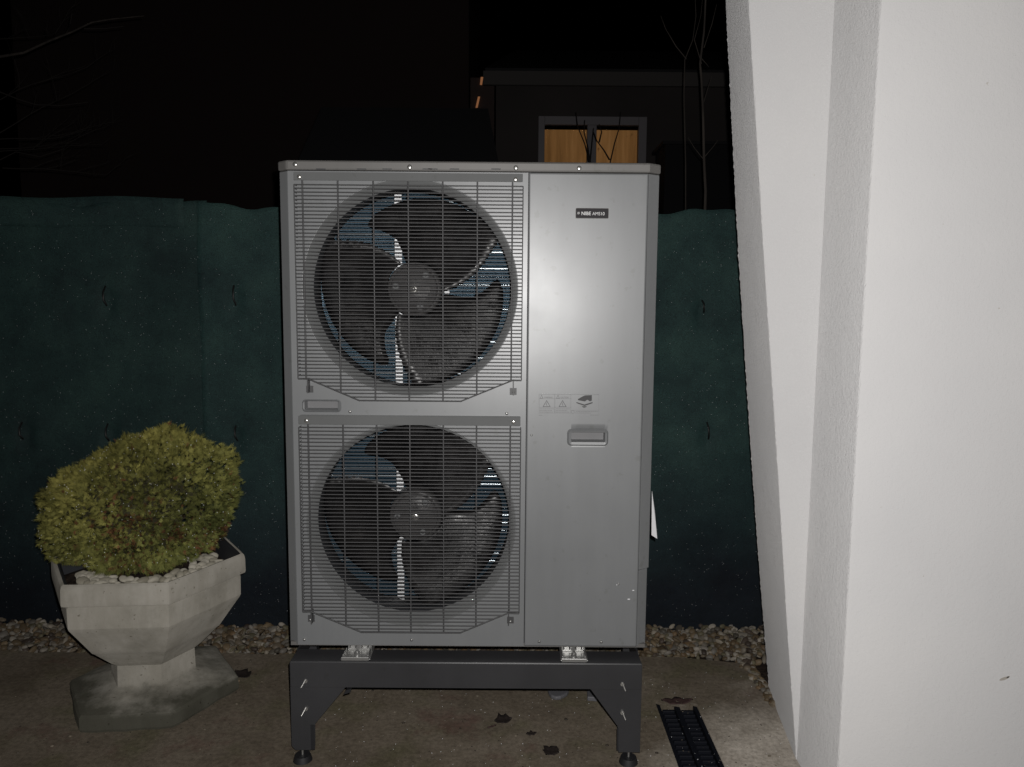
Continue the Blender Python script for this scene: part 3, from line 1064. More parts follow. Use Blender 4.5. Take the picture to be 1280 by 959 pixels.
YP = D - .0035
b0, b1 = at(720, 260.5, YP), at(760.3, 273, YP)
bd = MB().prism(roundrect(b0.x, b1.x, b1.z, b0.z, .002, 3), YP - .002, YP + .002).build('badge', M['badge'], unit)
MB().prism(roundrect(b0.x - .001, b1.x + .001, b1.z - .001, b0.z + .001, .0028, 3), YP - .001, YP + .0018).build('badge_rim', M['cover'], bd)
ty = YP - .0023
sz = (b0.z - b1.z)
o, _, xe = text_mesh('NIBE', .0125, b0.x + .0135, ty, b1.z + sz * .30, M['whiteink'], bd, offset=.00015, sx=.95)
text_mesh('AMS10', .0115, xe + .0035, ty, b1.z + sz * .30, M['whiteink'], bd, sx=.95)
st_ = MB()
scx, scz = b0.x + .0065, (b0.z + b1.z) / 2
for k in range(4):
    a = PI / 4 * k
    st_.add([(scx + .004 * math.cos(a), ty, scz + .004 * math.sin(a)), (scx + .0011 * math.cos(a + PI / 2), ty, scz + .0011 * math.sin(a + PI / 2)), (scx - .004 * math.cos(a), ty, scz - .004 * math.sin(a)), (scx - .0011 * math.cos(a + PI / 2), ty, scz - .0011 * math.sin(a + PI / 2))], [(0, 1, 2, 3)])
st_.build('star_emblem', M['whiteink'], bd)

# warning sticker
YQ = D - .0034
w0, w1 = at(673, 492.5, YQ), at(749, 520.5, YQ)
stk = MB().prism([(w0.x, w1.z), (w1.x, w1.z), (w1.x, w0.z), (w0.x, w0.z)], YQ - .0002, YQ + .003).build('warning_sticker', M['panel'], unit)
ky = YQ - .0005


def line(mb, p, q, t_=.0006):
    p, q = Vector(p), Vector(q)
    d = (q - p).normalized() * t_ / 2; nrm = Vector((-d.y, d.x))
    pts_ = [p - d - nrm, q + d - nrm, q + d + nrm, p - d + nrm]
    mb.add([(a.x, ky, a.y) for a in pts_], [(0, 1, 2, 3)])


def P2(px, py):
    a = at(px, py, ky); return (a.x, a.z)


lm_ = MB()
for x0_, x1_ in ((674, 693.5), (693.5, 713.5)):
    for a, b in (((x0_, 493.5), (x1_, 493.5)), ((x0_, 498.5), (x1_, 498.5)), ((x0_, 509.3), (x1_, 509.3)), ((x0_, 493.5), (x0_, 516.5)), ((x1_, 493.5), (x1_, 516.5)), ((x0_, 516.5), (x1_, 516.5))):
        line(lm_, P2(*a), P2(*b), .0005)
line(lm_, P2(713.5, 493.5), P2(748.5, 493.5), .0004); line(lm_, P2(748.5, 493.5), P2(748.5, 520), .0004); line(lm_, P2(713.5, 513), P2(748.5, 513), .0004)
lm_.build('sticker_frame', M['inkgrey'], stk)
tri = MB()
for cx_ in (683.3, 703.2):
    A, B, C_ = P2(cx_, 500.8), P2(cx_ - 4.4, 508.4), P2(cx_ + 4.4, 508.4)
    for a, b in ((A, B), (B, C_), (C_, A)): line(tri, a, b, .0011)
    line(tri, P2(cx_ + .6, 503), P2(cx_ - .5, 505.2), .0008); line(tri, P2(cx_ - .5, 505.2), P2(cx_ + .5, 507.3), .0008)
for cx_ in (677, 697.5):
    A, B, C_ = P2(cx_, 494.2), P2(cx_ - 1.8, 498), P2(cx_ + 1.8, 498)
    for a, b in ((A, B), (B, C_), (C_, A)): line(tri, a, b, .0007)
tri.build('warning_triangle', M['ink'], stk)
a = P2(680, 498); text_mesh('WARNING', .0066, a[0], ky, a[1], M['inkgrey'], stk, sx=.72)
a = P2(700.5, 498); text_mesh('CAUTION', .0066, a[0], ky, a[1], M['inkgrey'], stk, sx=.72)
fine_ = MB()
for (x0_, x1_, y_) in [(675, 692, 511.2), (675, 690, 513.2), (675, 691, 515.2), (695, 712, 511.2), (695, 709, 513.2), (695, 711, 515.2), (720, 747, 514.6), (719, 738, 516.4), (738, 748, 519), (674, 678, 519.2)]:
    x = x0_
    while x < x1_:
        e_ = min(x1_, x + random.uniform(1.2, 3.2))
        line(fine_, P2(x, y_), P2(e_, y_), .0009); x = e_ + .8
fine_.build('small_print', M['inkgrey'], stk)
hand = MB()
hp = [(739.8, 494), (739.8, 501), (737.2, 501.8), (735.5, 500.6), (734.2, 499.8), (732.5, 500.8), (731.3, 502), (728, 501.4), (722.5, 500.4), (722.4, 499), (725.5, 497.2), (730.8, 494.4)]
hand.add([(P2(*q)[0], ky, P2(*q)[1]) for q in hp], [tuple(range(len(hp)))])
sp2 = [(720.4, 502.6), (730.5, 505.8), (740.6, 502.6), (740.9, 504), (730.8, 507.6), (720.6, 504)]
hand.add([(P2(*q)[0], ky, P2(*q)[1]) for q in sp2], [tuple(range(6))])
cp_ = [(727.2, 508), (733.8, 508), (732.4, 509.2), (730, 509.8), (728.4, 509.2)]
hand.add([(P2(*q)[0], ky, P2(*q)[1]) for q in cp_], [tuple(range(5))])
hand.build('hand_symbol', M['ink'], stk)
rg_ = MB()
for i in range(10):
    a0_, a1_ = 2 * PI * i / 10, 2 * PI * (i + 1) / 10
    line(rg_, P2(716 + 2 * math.cos(a0_), 515 + 2 * math.sin(a0_)), P2(716 + 2 * math.cos(a1_), 515 + 2 * math.sin(a1_)), .0006)
rg_.build('round_symbol', M['inkgrey'], stk)

# paper document flap on the right side
q = [at(815, 614, D + .07), at(814.5, 669, D + .07), at(821.5, 673.5, D + .06), at(818.5, 640, D + .063)]
MB().add([tuple(a) for a in q], [(0, 1, 2, 3)]).build('paper_flap', M['paper'], unit, solid=.0008)
# smudge of white scratches low on the service panel
scm = MB()
for px, py, l_ in [(790.5, 738, 2.2), (784.5, 749, 3.0), (770.5, 731, 1)]:
    a, b = at(px, py, D - .0024), at(px + l_, py + .6, D - .0024)
    scm.box(a.x, b.x, D - .0027, D - .0022, b.z, a.z + .001)
scm.build('paint_chip', M['paper'], unit)

# ================================================================== STAND
SY = 1.962
ZS = (at(582, 828, SY).z)
st = thing('unit_stand', (-.11, 2.15, 0), 'dark anthracite steel stand with gusseted legs carrying the heat pump', 'stand')
SXL, SXR = at(362, 830, SY).x, at(803, 830, SY).x
zb_ = at(582, 860, SY).z
zl = at(380, 938, SY).z
lw = .066
gp = [(433, 860), (394.5, 905)]
L = [(SXL, ZS - .004), (SXL, zl + .012), (SXL + .010, zl), (at(388, 938, SY).x, zl), (at(394, 930, SY).x, zl + .014), (at(394, 905, SY).x, at(394, 905, SY).z), (at(432, 861, SY).x, zb_ - .001), (at(432, 861, SY).x, ZS - .004)]
Rr = [(SXR, ZS - .004), (SXR, zl), (at(773, 938, SY).x, zl), (at(772, 905, SY).x, at(772, 908, SY).z), (at(738, 862, SY).x, zb_ - .001), (at(738, 862, SY).x, ZS - .004)]
def leg(poly, xo, sgn, nm='leg'):
    a = MB().prism(poly, SY, SY + .003)
    a.box(min(xo, xo + sgn * .003), max(xo, xo + sgn * .003), SY + .003, SY + .06, zl + .01, ZS - .004)
    return a.build(nm, M['stand'], st, bevel=.001)
legL = leg(L, SXL, 1); legR = leg(Rr, SXR, -1)
# beam between the gusset plates (2 mm proud of them)
MB().box(SXL + .002, SXR - .002, SY - .003, SY + .0, zb_, ZS - .001).box(SXL + .002, SXR - .002, SY - .001, SY + .072, ZS - .004, ZS).box(SXL + .01, SXR - .01, SY + .069, SY + .072, ZS - .02, ZS - .004).build('front_beam', M['stand'], st, bevel=.0012)
# folded inner edges of the legs (dark strip beside the slot)
MB().box(at(388.5, 920, SY).x, at(393.5, 920, SY).x, SY - .0012, SY, at(390, 937, SY).z, at(390, 906, SY).z).build('inner_flange', M['rubber'], legL)
MB().box(at(771, 920, SY).x, at(773, 920, SY).x, SY - .0012, SY, at(771, 938, SY).z, at(771, 910, SY).z).build('inner_flange', M['rubber'], legR)
# far side of the stand
for x0_, x1_ in ((SXL - .03, SXL - .005), (SXR - .006, SXR + .02)):
    MB().box(x0_, x1_, 2.26, 2.29, .05, ZS - .004).build('leg', M['stand'], st)
    MB().tube([((x0_ + x1_) / 2, 2.275, 0.0), ((x0_ + x1_) / 2, 2.275, .02)], .02, 14).tube([((x0_ + x1_) / 2, 2.275, .01), ((x0_ + x1_) / 2, 2.275, .06)], .005, 8).build('foot', M['rubber'], st)
for xx in (SXL - .001, SXR - .004):
    MB().box(xx, xx + .005, SY + .075, 2.30, ZS - .05, ZS - .002).build('side_beam', M['stand'], st)
MB().box(SXL + .002, SXR - .002, 2.27, 2.33, ZS - .004, ZS).box(SXL + .002, SXR - .002, 2.327, 2.33, ZS - .06, ZS - .004).build('rear_beam', M['stand'], st)
# levelling feet
for px, nm in ((378.5, 0), (785.5, 1)):
    f0 = at(px, 950, SY + .02)
    MB().tube([(f0.x, SY + .02, .012), (f0.x, SY + .02, zl + .02)], .0032, 10).build('levelling_bolt', M['zinc'], legL if nm == 0 else legR)
    MB().tube([(f0.x, SY + .02, .001), (f0.x, SY + .02, .010), (f0.x, SY + .02, .017)], .026, 20, r2=.021).build('foot', M['rubber'], legL if nm == 0 else legR)
# carriage bolts through the leg plates
for (px, py), p in (((379, 855), legL), ((379.5, 890), legL), ((780, 859), legR), ((780, 895), legR)):
    s = at(px, py, SY - .012)
    dx = (.0045 if px < 500 else -.0035)
    MB().tube([(s.x - dx, SY - .019, s.z - .008), (s.x + dx, SY - .004, s.z + .008)], .0022, 8) \
        .rev(s.x + dx, s.z + .004, [(0, SY - .006), (.0055, SY - .006), (.0055, SY)], 6, False).build('bolt', M['zinc'], p)
# small black piece under the beam at the left gusset
cc = at(435, 861, SY + .02)
MB().prism([(cc.x - .008, cc.z - .008), (cc.x + .01, cc.z - .002), (cc.x + .012, cc.z + .008), (cc.x - .002, cc.z + .004)], SY + .004, SY + .02).build('clip', M['rubber'], legL)

# galvanised mounting feet between unit and stand
for px0, px1, top0, top1, lab in ((426, 463, 433, 466, 'galvanised mounting foot under the left half of the unit'), (701, 735, 700, 733, 'galvanised mounting foot under the service panel side')):
    a0_, a1_ = at(px0, 823, SY + .008), at(px1, 823, SY + .008)
    c0_, c1_ = at(top0, 808, D + .01), at(top1, 808, D + .01)
    fo = MB()
    y0_, y1_, zf0, zf1 = SY + .006, D + .012, ZS + .004, ZB - .006
    def q4(xa, xb, xc, xd, za, zb2, ya, yb, th=.002):
        vv = [(xa, ya, za), (xb, ya, za), (xd, yb, zb2), (xc, yb, zb2)]
        vv += [(x, y, z - th) for x, y, z in vv]
        fo.add(vv, [(0, 1, 2, 3), (7, 6, 5, 4), (0, 4, 5, 1), (1, 5, 6, 2), (2, 6, 7, 3), (3, 7, 4, 0)])
    q4(a0_.x, a1_.x, c0_.x, c1_.x, zf0, zf0, y0_, y1_ + .03)
    fo.box(a0_.x + .002, a1_.x - .004, y0_ - .003, y0_, ZS + .0005, ZS + .010)
    fo.box(c0_.x + .004, c1_.x - .004, D + .014, D + .017, ZS + .004, ZB - .004)
    fo.box(a0_.x + .004, a0_.x + .007, y0_ + .004, D + .01, zf0, zf0 + .009).box(a1_.x - .009, a1_.x - .006, y0_ + .004, D + .01, zf0, zf0 + .009)
    ft = fo.build('mounting_foot', M['galv'], unit, bevel=.0008)
    cxx = (a0_.x + a1_.x) / 2
    MB().tube([(cxx, SY + .030, zf0), (cxx, SY + .030, zf0 + .009)], .0085, 6).tube([(cxx, SY + .030, zf0 + .008), (cxx, SY + .030, zf0 + .013)], .004, 8).build('anchor_nut', M['galv'], ft)
    for k in range(4):
        xx = c0_.x + (c1_.x - c0_.x) * (k + .6) / 4.4
        MB().tube([(xx, D + .006, ZB - .012), (xx, D + .014, ZB - .010)], .0022, 8).build('rib', M['galv'], ft)

# ================================================================== PLANTER
PC = Vector((-1.130, 2.341, 0))
pl = thing('concrete_planter', PC, 'six sided grey cast concrete planter on a wide pedestal base, left of the heat pump', 'planter')
prof = [(.262, 0), (.266, .008), (.265, .042), (.258, .050), (.19, .064), (.146, .074), (.133, .078), (.131, .145), (.150, .160), (.205, .212), (.212, .217), (.280, .312), (.283, .318), (.284, .378), (.277, .384), (.280, .388), (.299, .389), (.301, .396), (.300, .436), (.297, .447), (.291, .452), (.286, .450), (.284, .440), (.282, .40)]
prof = [(a_ * .982, b_) for a_, b_ in prof]


def hexloft(prof, name, m, parent, sub=10, irr=0.0):
    vs, fs = [], []
    dense = []
    for (s0, z0), (s1, z1) in zip(prof[:-1], prof[1:]):
        k = max(1, int(math.hypot(s1 - s0, z1 - z0) / .012))
        dense += [(s0 + (s1 - s0) * i / k, z0 + (z1 - z0) * i / k) for i in range(k)]
    dense.append(prof[-1])
    nn = 6 * sub
    for s, z in dense:
        for i in range(nn):
            k, f_ = divmod(i, sub); f_ /= sub
            a0_, a1_ = math.radians(5 + 60 * k), math.radians(65 + 60 * k)
            x = s * ((1 - f_) * math.cos(a0_) + f_ * math.cos(a1_)); y = s * ((1 - f_) * math.sin(a0_) + f_ * math.sin(a1_))
            # knock the sharp corners off a little
            cf = 1 - .004 * math.exp(-(min(f_, 1 - f_) / .04) ** 2)
            a_ = math.atan2(y, x)
            wob = 1 + irr * (.010 * math.sin(3 * a_ + 1) + .008 * math.sin(7 * a_) + .006 * math.sin(17 * a_ + 2) + .004 * math.sin(41 * a_)) * max(0, 1 - z / .08) + .0006 * math.sin(a_ * 9 + z * 40)
            vs.append((PC.x + x * cf * wob, PC.y + y * cf * wob, z))
    for j in range(len(dense) - 1):
        for i in range(nn):
            fs.append((j * nn + i, j * nn + (i + 1) % nn, (j + 1) * nn + (i + 1) % nn, (j + 1) * nn + i))
    o = MB().add(vs, fs, True).build(name, m, parent)
    md = o.modifiers.new('e', 'EDGE_SPLIT'); md.split_angle = math.radians(22)
    return o


hexloft([p for p in prof[:7]], 'pedestal_base', M['cast'], pl, irr=1.0)
hexloft([p for p in prof[6:9]], 'pedestal', M['cast'], pl)
hexloft([p for p in prof[8:15]], 'bowl', M['cast'], pl)
hexloft([p for p in prof[14:]], 'rim', M['cast'], pl)
soil = MB()
hexloft([(.2805, .4500), (.275, .449), (.269, .440), (.258, .40), (.256, .385)], 'liner', M['inside'], pl)
sv_ = [(PC.x, PC.y, .405)]
for ring_, (rr, zz_) in enumerate(((.1, .406), (.2, .402), (.27, .392))):
    for k in range(6):
        a = math.radians(5 + 60 * k); sv_.append((PC.x + rr * math.cos(a), PC.y + rr * math.sin(a), zz_))
sf = [(0, 1 + k, 1 + (k + 1) % 6) for k in range(6)] + [(1 + 6 * q_ + k, 7 + 6 * q_ + k, 7 + 6 * q_ + (k + 1) % 6, 1 + 6 * q_ + (k + 1) % 6) for q_ in range(2) for k in range(6)]
soil_o = soil.add(sv_, sf).build('soil', M['soil'], pl)
pm = []
for k in range(6):
    V_ = stone_shape(IV)
    o = mesh_from_np('pebble', V_, IF, M['pebble'], None, True)
    pm.append(o.data); bpy.data.objects.remove(o)
cnt = 0
placed = []
for tries in range(6000):
    a = rng.uniform(math.radians(195), math.radians(400)); s = rng.uniform(.12, .226)
    x, y = s * math.cos(a), s * math.sin(a)
    # inside hexagon
    if max(x * math.cos(math.radians(35 + 60 * k)) + y * math.sin(math.radians(35 + 60 * k)) for k in range(6)) > .192: continue
    r = rng.uniform(.0105, .016)
    lvl = 0
    if any((x - q[0]) ** 2 + (y - q[1]) ** 2 < ((r + q[2]) * .82) ** 2 for q in placed): continue
    placed.append((x, y, r))
    if len(placed) > 190: break
for x, y, r in placed:
    o = bpy.data.objects.new('pebble', pm[rng.integers(6)])
    o.scale = (r * 1.25, r * .95, r * .75)
    o.rotation_euler = (rng.normal() * .2, rng.normal() * .2, rng.uniform(0, 6.3))
    rad = math.hypot(x, y)
    o.location = (PC.x + x, PC.y + y, .413 - max(0, rad - .14) * .08 + rng.uniform(0, .006))
    col.objects.link(o)
    setpar(o, soil_o)

# ================================================================== SHRUB
sh = thing('golden_shrub', (PC.x, PC.y, .43), 'dense rounded yellow green conifer shrub growing in the concrete planter', 'shrub')
MB().tube([(PC.x, PC.y, .40), (PC.x + .01, PC.y, .5), (PC.x - .01, PC.y + .01, .62)], .02, 8, r2=.01).build('stem', M['bark'], sh)
for k in range(9):
    a = k * .7; MB().tube([(PC.x, PC.y, .46), (PC.x + .1 * math.cos(a), PC.y + .09 * math.sin(a), .56), (PC.x + .2 * math.cos(a), PC.y + .18 * math.sin(a), .66)], .007, 5, r2=.002).build('branch', M['bark'], sh)
# outline control: image silhouette -> radius modulation around a centre
SC = np.array(at(180, 625, PC.y))
sil = [(52, 640), (57, 612), (75, 588), (105, 573), (135, 557), (160, 545), (188, 532), (204, 527), (222, 539), (248, 549), (262, 561), (272, 554), (288, 560), (297, 580), (301, 612), (302, 635), (290, 662), (270, 690), (235, 706), (190, 714), (140, 714), (90, 703), (66, 690), (52, 664)]
sa = []
for x_, y_ in sil:
    w_ = np.array(at(x_, y_, PC.y)) - SC
    sa.append((math.atan2(w_[2], w_[0]), math.hypot(w_[0], w_[2]) * (.905 if w_[2] < 0 else .935) * (.955 if w_[0] < -.1 else 1)))
sa.sort()
SIL_A = np.array([sa[-1][0] - 2 * PI] + [q[0] for q in sa] + [sa[0][0] + 2 * PI]); SIL_R = np.array([sa[-1][1]] + [q[1] for q in sa] + [sa[0][1]])
def hfun(u):
    """u: unit vectors (n,3) -> radius"""
    az = np.arctan2(u[:, 2], u[:, 0])
    rs_ = np.interp(az, SIL_A, SIL_R)
    wgt = np.sqrt(np.clip(u[:, 0] ** 2 + u[:, 2] ** 2, 1e-9, 1))
    b = 1 / np.sqrt((wgt / rs_) ** 2 + (u[:, 1] / .262) ** 2)
    for f_, a_, p_ in ((5, .035, 0.3), (9, .03, 1.7), (15, .02, 2.2)):
        b = b * (1 + a_ * np.sin(f_ * u[:, 0] + p_) * np.sin(f_ * u[:, 2] + 1.3 * p_) * np.cos(f_ * .8 * u[:, 1]))
    return b


N = 25000
u = rng.normal(size=(N, 3)); u /= np.linalg.norm(u, axis=1)[:, None]
rad = hfun(u) * np.where(rng.random(N) < .84, rng.uniform(.88, 1.0, N), rng.uniform(.55, .86, N))
q_ = SC + u * rad[:, None]
rad *= 1 + .045 * np.sin(q_[:, 0] * 47 + 1) * np.sin(q_[:, 2] * 52 + 2) + .03 * np.sin(q_[:, 0] * 90 + q_[:, 1] * 60) * np.sin(q_[:, 2] * 84)
Pb = SC + u * rad[:, None]
keep = (Pb[:, 2] > .43) & ~((u[:, 1] > .55))
Pb, u = Pb[keep], u[keep]
cl = np.sin(Pb[:, 0] * 31 + 1) * np.sin(Pb[:, 2] * 37 + 2) * np.cos(Pb[:, 1] * 29) + .6 * np.sin(Pb[:, 0] * 13 + Pb[:, 2] * 17)
VV, FF, CC = [], [], []
off = 0
for i in range(len(Pb)):
    p, n_ = Pb[i], u[i].copy()
    n_ = n_ + rng.normal(size=3) * .75 + np.array([0, -.1, .3]); n_ /= np.linalg.norm(n_)
    s1 = np.cross(n_, rng.normal(size=3)); s1 /= np.linalg.norm(s1)
    L_ = rng.uniform(.009, .0175) * (1.35 if rng.random() < .08 else 1)
    # a flat fan of tiny scale-leaf twigs
    vs = []; fs = []
    K = 7
    tw = rng.uniform(.0005, .0009)
    for k in range(K):
        ang = (k - (K - 1) / 2) * rng.uniform(.22, .42)
        st0 = p + n_ * L_ * .35 * abs(k - 3) / 3 * 0
        d = n_ * math.cos(ang) + s1 * math.sin(ang)
        ln = L_ * (1 - .10 * abs(k - 3)) * rng.uniform(.75, 1.15)
        q1 = np.cross(d, np.cross(n_, s1)); 
        base_ = p + n_ * (L_ * .12 * (3 - abs(k - 3)))
        a_ = base_ - q1 * tw * .6; b_ = base_ + q1 * tw * .6
        c_ = base_ + d * ln * .6 + q1 * tw; d_ = base_ + d * ln * .6 - q1 * tw
        e_ = base_ + d * ln
        o_ = len(vs)
        vs += [a_, b_, c_, d_, e_]
        fs += [(o_, o_ + 1, o_ + 2), (o_, o_ + 2, o_ + 3), (o_ + 3, o_ + 2, o_ + 4)]
    vs = np.array(vs)
    VV.append(vs); FF.append(np.array(fs) + off); off += len(vs)
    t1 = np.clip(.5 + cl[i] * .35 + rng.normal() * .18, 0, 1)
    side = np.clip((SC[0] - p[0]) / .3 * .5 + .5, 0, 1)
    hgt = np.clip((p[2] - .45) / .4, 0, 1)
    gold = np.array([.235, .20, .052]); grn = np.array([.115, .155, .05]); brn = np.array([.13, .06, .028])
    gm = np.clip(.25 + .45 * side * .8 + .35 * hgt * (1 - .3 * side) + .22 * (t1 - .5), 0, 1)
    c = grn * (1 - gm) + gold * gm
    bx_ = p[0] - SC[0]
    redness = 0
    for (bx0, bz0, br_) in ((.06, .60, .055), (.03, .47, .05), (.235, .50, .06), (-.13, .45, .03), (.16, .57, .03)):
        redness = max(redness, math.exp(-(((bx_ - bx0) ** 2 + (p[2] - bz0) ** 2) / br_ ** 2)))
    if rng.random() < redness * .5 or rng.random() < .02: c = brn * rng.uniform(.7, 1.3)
    c = c * (.38 + 1.05 * t1)  # clump tone, its dark patches painted for the shaded gaps between tufts
    CC.append(np.tile(np.append(c, 1), (len(vs), 1)))
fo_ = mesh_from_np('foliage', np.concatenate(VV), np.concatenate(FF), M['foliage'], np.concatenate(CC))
setpar(fo_, sh); fo_['kind'] = 'stuff'
# dark inner mass of old twigs
VV, FF = [], []; off = 0
for i in range(1500):
    d = rng.normal(size=3); d /= np.linalg.norm(d)
    d[1] = -abs(d[1])
    c_ = SC + d * hfun(d[None])[0] * rng.uniform(.2, .82)
    if c_[2] < .44: continue
    a = rng.normal(size=3); a /= np.linalg.norm(a); b = np.cross(a, d); b /= np.linalg.norm(b)
    s = rng.uniform(.012, .03)
    VV.append(np.array([c_ - a * s, c_ + b * s * .25, c_ + a * s, c_ - b * s * .25])); FF.append(np.array([[0, 1, 2, 3]]) + off); off += 4
o = mesh_from_np('inner_twigs', np.concatenate(VV), np.concatenate(FF), M['innertwig'])
setpar(o, sh); o['kind'] = 'stuff'
ud = rng.normal(size=(420, 3)); ud[:, 1] = -abs(ud[:, 1]); ud /= np.linalg.norm(ud, axis=1)[:, None]
pd = SC + ud * (hfun(ud) * 1.03)[:, None]
pd = pd[pd[:, 2] > .47]
o = drops('water_glint_beads', pd, .0004, .0012); setpar(o, sh); o['kind'] = 'stuff'
# small side sprig by the rim corner, dry and reddish
Vs, Fs, Cs = [], [], []; off = 0
for i in range(900):
    x, y = rng.uniform(-1.6, .8), rng.uniform(1.7, 2.62)
    r_ = rng.uniform(.0008, .0022) if rng.random() < .93 else rng.uniform(.003, .005)
    v_ = I1V * r_ * np.array([1.3, 1, .6]) + np.array([x, y, r_ * .4]); Vs.append(v_); Fs.append(I1F + off); off += len(v_)
    c = np.array([.05, .04, .03]) if rng.random() < .6 else np.array([.2, .17, .13])
    Cs.append(np.tile(np.append(c * rng.uniform(.5, 1.2), 1), (len(v_), 1)))
tag(mesh_from_np('grit', np.concatenate(Vs), np.concatenate(Fs), M['gravel'], np.concatenate(Cs), True), 'fine grit and crumbs lying on the damp paving', 'grit', kind='stuff')
# water beads on the paving, their sparkle painted white
Pg = []
for i in range(420):
    x, y = rng.uniform(-.6, .82), rng.uniform(1.7, 2.5)
    Pg.append((x, y, .0012))
o = drops('water_glint_beads', np.array(Pg), .0003, .0011)
tag(o, 'fine beads of water with painted white glints scattered over the paving', 'water', kind='stuff')

# ================================================================== WHAT LIES BEHIND THE FENCE
HY = 8.0
nh = thing('neighbour_house', (at(740, 300, HY).x, HY, 0), 'dim low house beyond the fence with a two pane window glowing orange', 'house')
e0, e1 = at(620, 105, HY), at(925, 113, HY)
hx0, hx1 = e0.x, at(1100, 110, HY).x
zE = (at(760, 108, HY).z)
wf0, wf1 = at(673, 146, HY), at(808, 146, HY)
zw1 = at(740, 147, HY).z; zw0 = at(740, 232, HY).z
wx0, wx1 = wf0.x, wf1.x
wmb = MB()
rect_hole(wmb, hx0, hx1, 0, zE, wx0 + .03, wx1 - .03, zw0 + .03, zw1 - .03, HY)
wmb.box(hx0, hx0 + .1, HY + .01, HY + 4, 0, zE)
wmb.build('wall', M['housewall'], nh)
MB().box(hx0 - .12, hx1, HY - .25, HY - .21, zE - .06, zE + .07).build('eave_board', M['eave'], nh)
MB().add([(hx0 - .1, HY - .25, zE + .07), (hx1, HY - .25, zE + .07), (hx1, HY + 2.5, zE + 1.1), (hx0 + .2, HY + 2.5, zE + 1.1)], [(0, 1, 2, 3)]).build('roof', M['roof'], nh, solid=.05)
wn = bpy.data.objects.new('window', None); wn.location = ((wx0 + wx1) / 2, HY, zw0); col.objects.link(wn); setpar(wn, nh)
fw = .055
pm0, pm1 = at(733.5, 180, HY).x, at(745, 180, HY).x
pL, pR = at(680.5, 180, HY).x, at(797, 180, HY).x
zt2 = at(740, 157.5, HY).z
f_ = MB().box(wx0, pL, HY - .05, HY + .03, zw0, zw1).box(pR, wx1, HY - .05, HY + .03, zw0, zw1).box(pL, pR, HY - .05, HY + .03, zt2, zw1).box(pL, pR, HY - .05, HY + .03, zw0, zw0 + .07).box(pm0, pm1, HY - .045, HY + .03, zw0 + .07, zt2)
f_.build('frame', M['frame'], wn, bevel=.004)
MB().box(pL, pR, HY + .0, HY + .025, zt2 - .035, zt2 - .002).build('blind_box', M['roof'], wn)
for a, b in ((pL, pm0), (pm1, pR)):
    MB().box(a, b, HY - .01, HY - .004, zw0 + .07, zt2 - .002).build('pane', M['glass'], wn)
    MB().box(a, b, HY + .035, HY + .05, zw0, zt2 + .02).build('lit_blind', M['lit'], wn)
# lower outbuilding strip right of the window
ob2 = thing('garden_outbuilding', (at(875, 200, 7.4).x, 7.4, 0), 'dim flat roofed outbuilding right of the glowing window, behind thin trees', 'outbuilding')
a, b = at(832, 178, 7.4), at(940, 178, 7.4)
MB().box(a.x, b.x + .5, 7.4, 7.9, 0, a.z - .02).build('wall', M['shed'], ob2)
MB().box(a.x - .03, b.x + .5, 7.37, 7.95, a.z - .02, a.z + .01).build('flat_roof', M['roof'], ob2)
# passage with two lit gaps between the houses
ps = thing('passage_wall', (at(604, 300, 8.6).x, 8.6, 0), 'dim brown wall piece with two glowing slits between the dark buildings', 'wall')
a, b = at(588, 97, 8.6), at(618, 97, 8.6)
MB().box(a.x, b.x, 8.6, 8.7, 0, a.z).build('wall', M['farwall'], ps)
for q in ([(601, 96.5), (604, 96.5), (602.5, 106), (600, 106)], [(597.5, 121), (600, 121), (597, 134.5), (594.5, 134.5)]):
    w_ = [at(x, y, 8.58) for x, y in q]
    MB().prism([(p.x, p.z) for p in w_], 8.575, 8.59).build('lit_slit', M['litgap'], ps)
# tall building on the left, mostly lost in the dark
tb = thing('tall_dark_building', (at(300, 300, 12).x, 12, 0), 'tall building lost in darkness, its right edge above the fan side of the unit', 'building')
a = at(586, 50, 12)
MB().box(-7.5, a.x, 12, 16, 0, 7.5).build('wall', M['farwall'], tb)
# black shed roof just beyond the fence
sd = thing('black_shed', (at(500, 300, 5.2).x, 5.2, 0), 'black low shed with a hipped roof showing just above the fan side of the unit', 'shed')
q = [at(366, 215, 5.0), at(626, 215, 5.0), at(610, 136, 5.6), at(402, 134, 5.6)]
qz = q[0].z
vs = [(q[0].x, 5.0, qz), (q[1].x, 5.0, qz), (q[1].x, 7.4, qz), (q[0].x, 7.4, qz), (q[3].x, 5.6, q[3].z), (q[2].x, 5.6, q[3].z), (q[2].x, 6.8, q[3].z), (q[3].x, 6.8, q[3].z)]
MB().add(vs, [(0, 1, 5, 4), (1, 2, 6, 5), (2, 3, 7, 6), (3, 0, 4, 7), (4, 5, 6, 7), (0, 3, 2, 1)]).build('roof', M['shed'], sd)
MB().box(q[0].x + .1, q[1].x - .1, 5.1, 7.3, 0, qz).build('wall', M['shed'], sd)


# bare trees
def branch(mb, p, d, L, r, depth, wob=.25, seed=0):
    rs = random.Random(seed)
    pts_ = [Vector(p)]
    d = Vector(d).normalized()
    n = 7
    for i in range(n):
        d = (d + Vector((rs.uniform(-wob, wob), rs.uniform(-wob, wob), rs.uniform(-wob * .4, wob * .5))) * .35).normalized()
        pts_.append(pts_[-1] + d * L / n)
        if depth > 0 and i > 0 and rs.random() < .75:
            sd_ = (d + Vector((rs.uniform(-1, 1), rs.uniform(-.8, .8), rs.uniform(-.1, .8)))).normalized()
            branch(mb, pts_[-1], sd_, L * rs.uniform(.3, .5), r * .5, depth - 1, wob, rs.randint(0, 9999))
    mb.tube(pts_, r, 5, True, r2=r * .35)


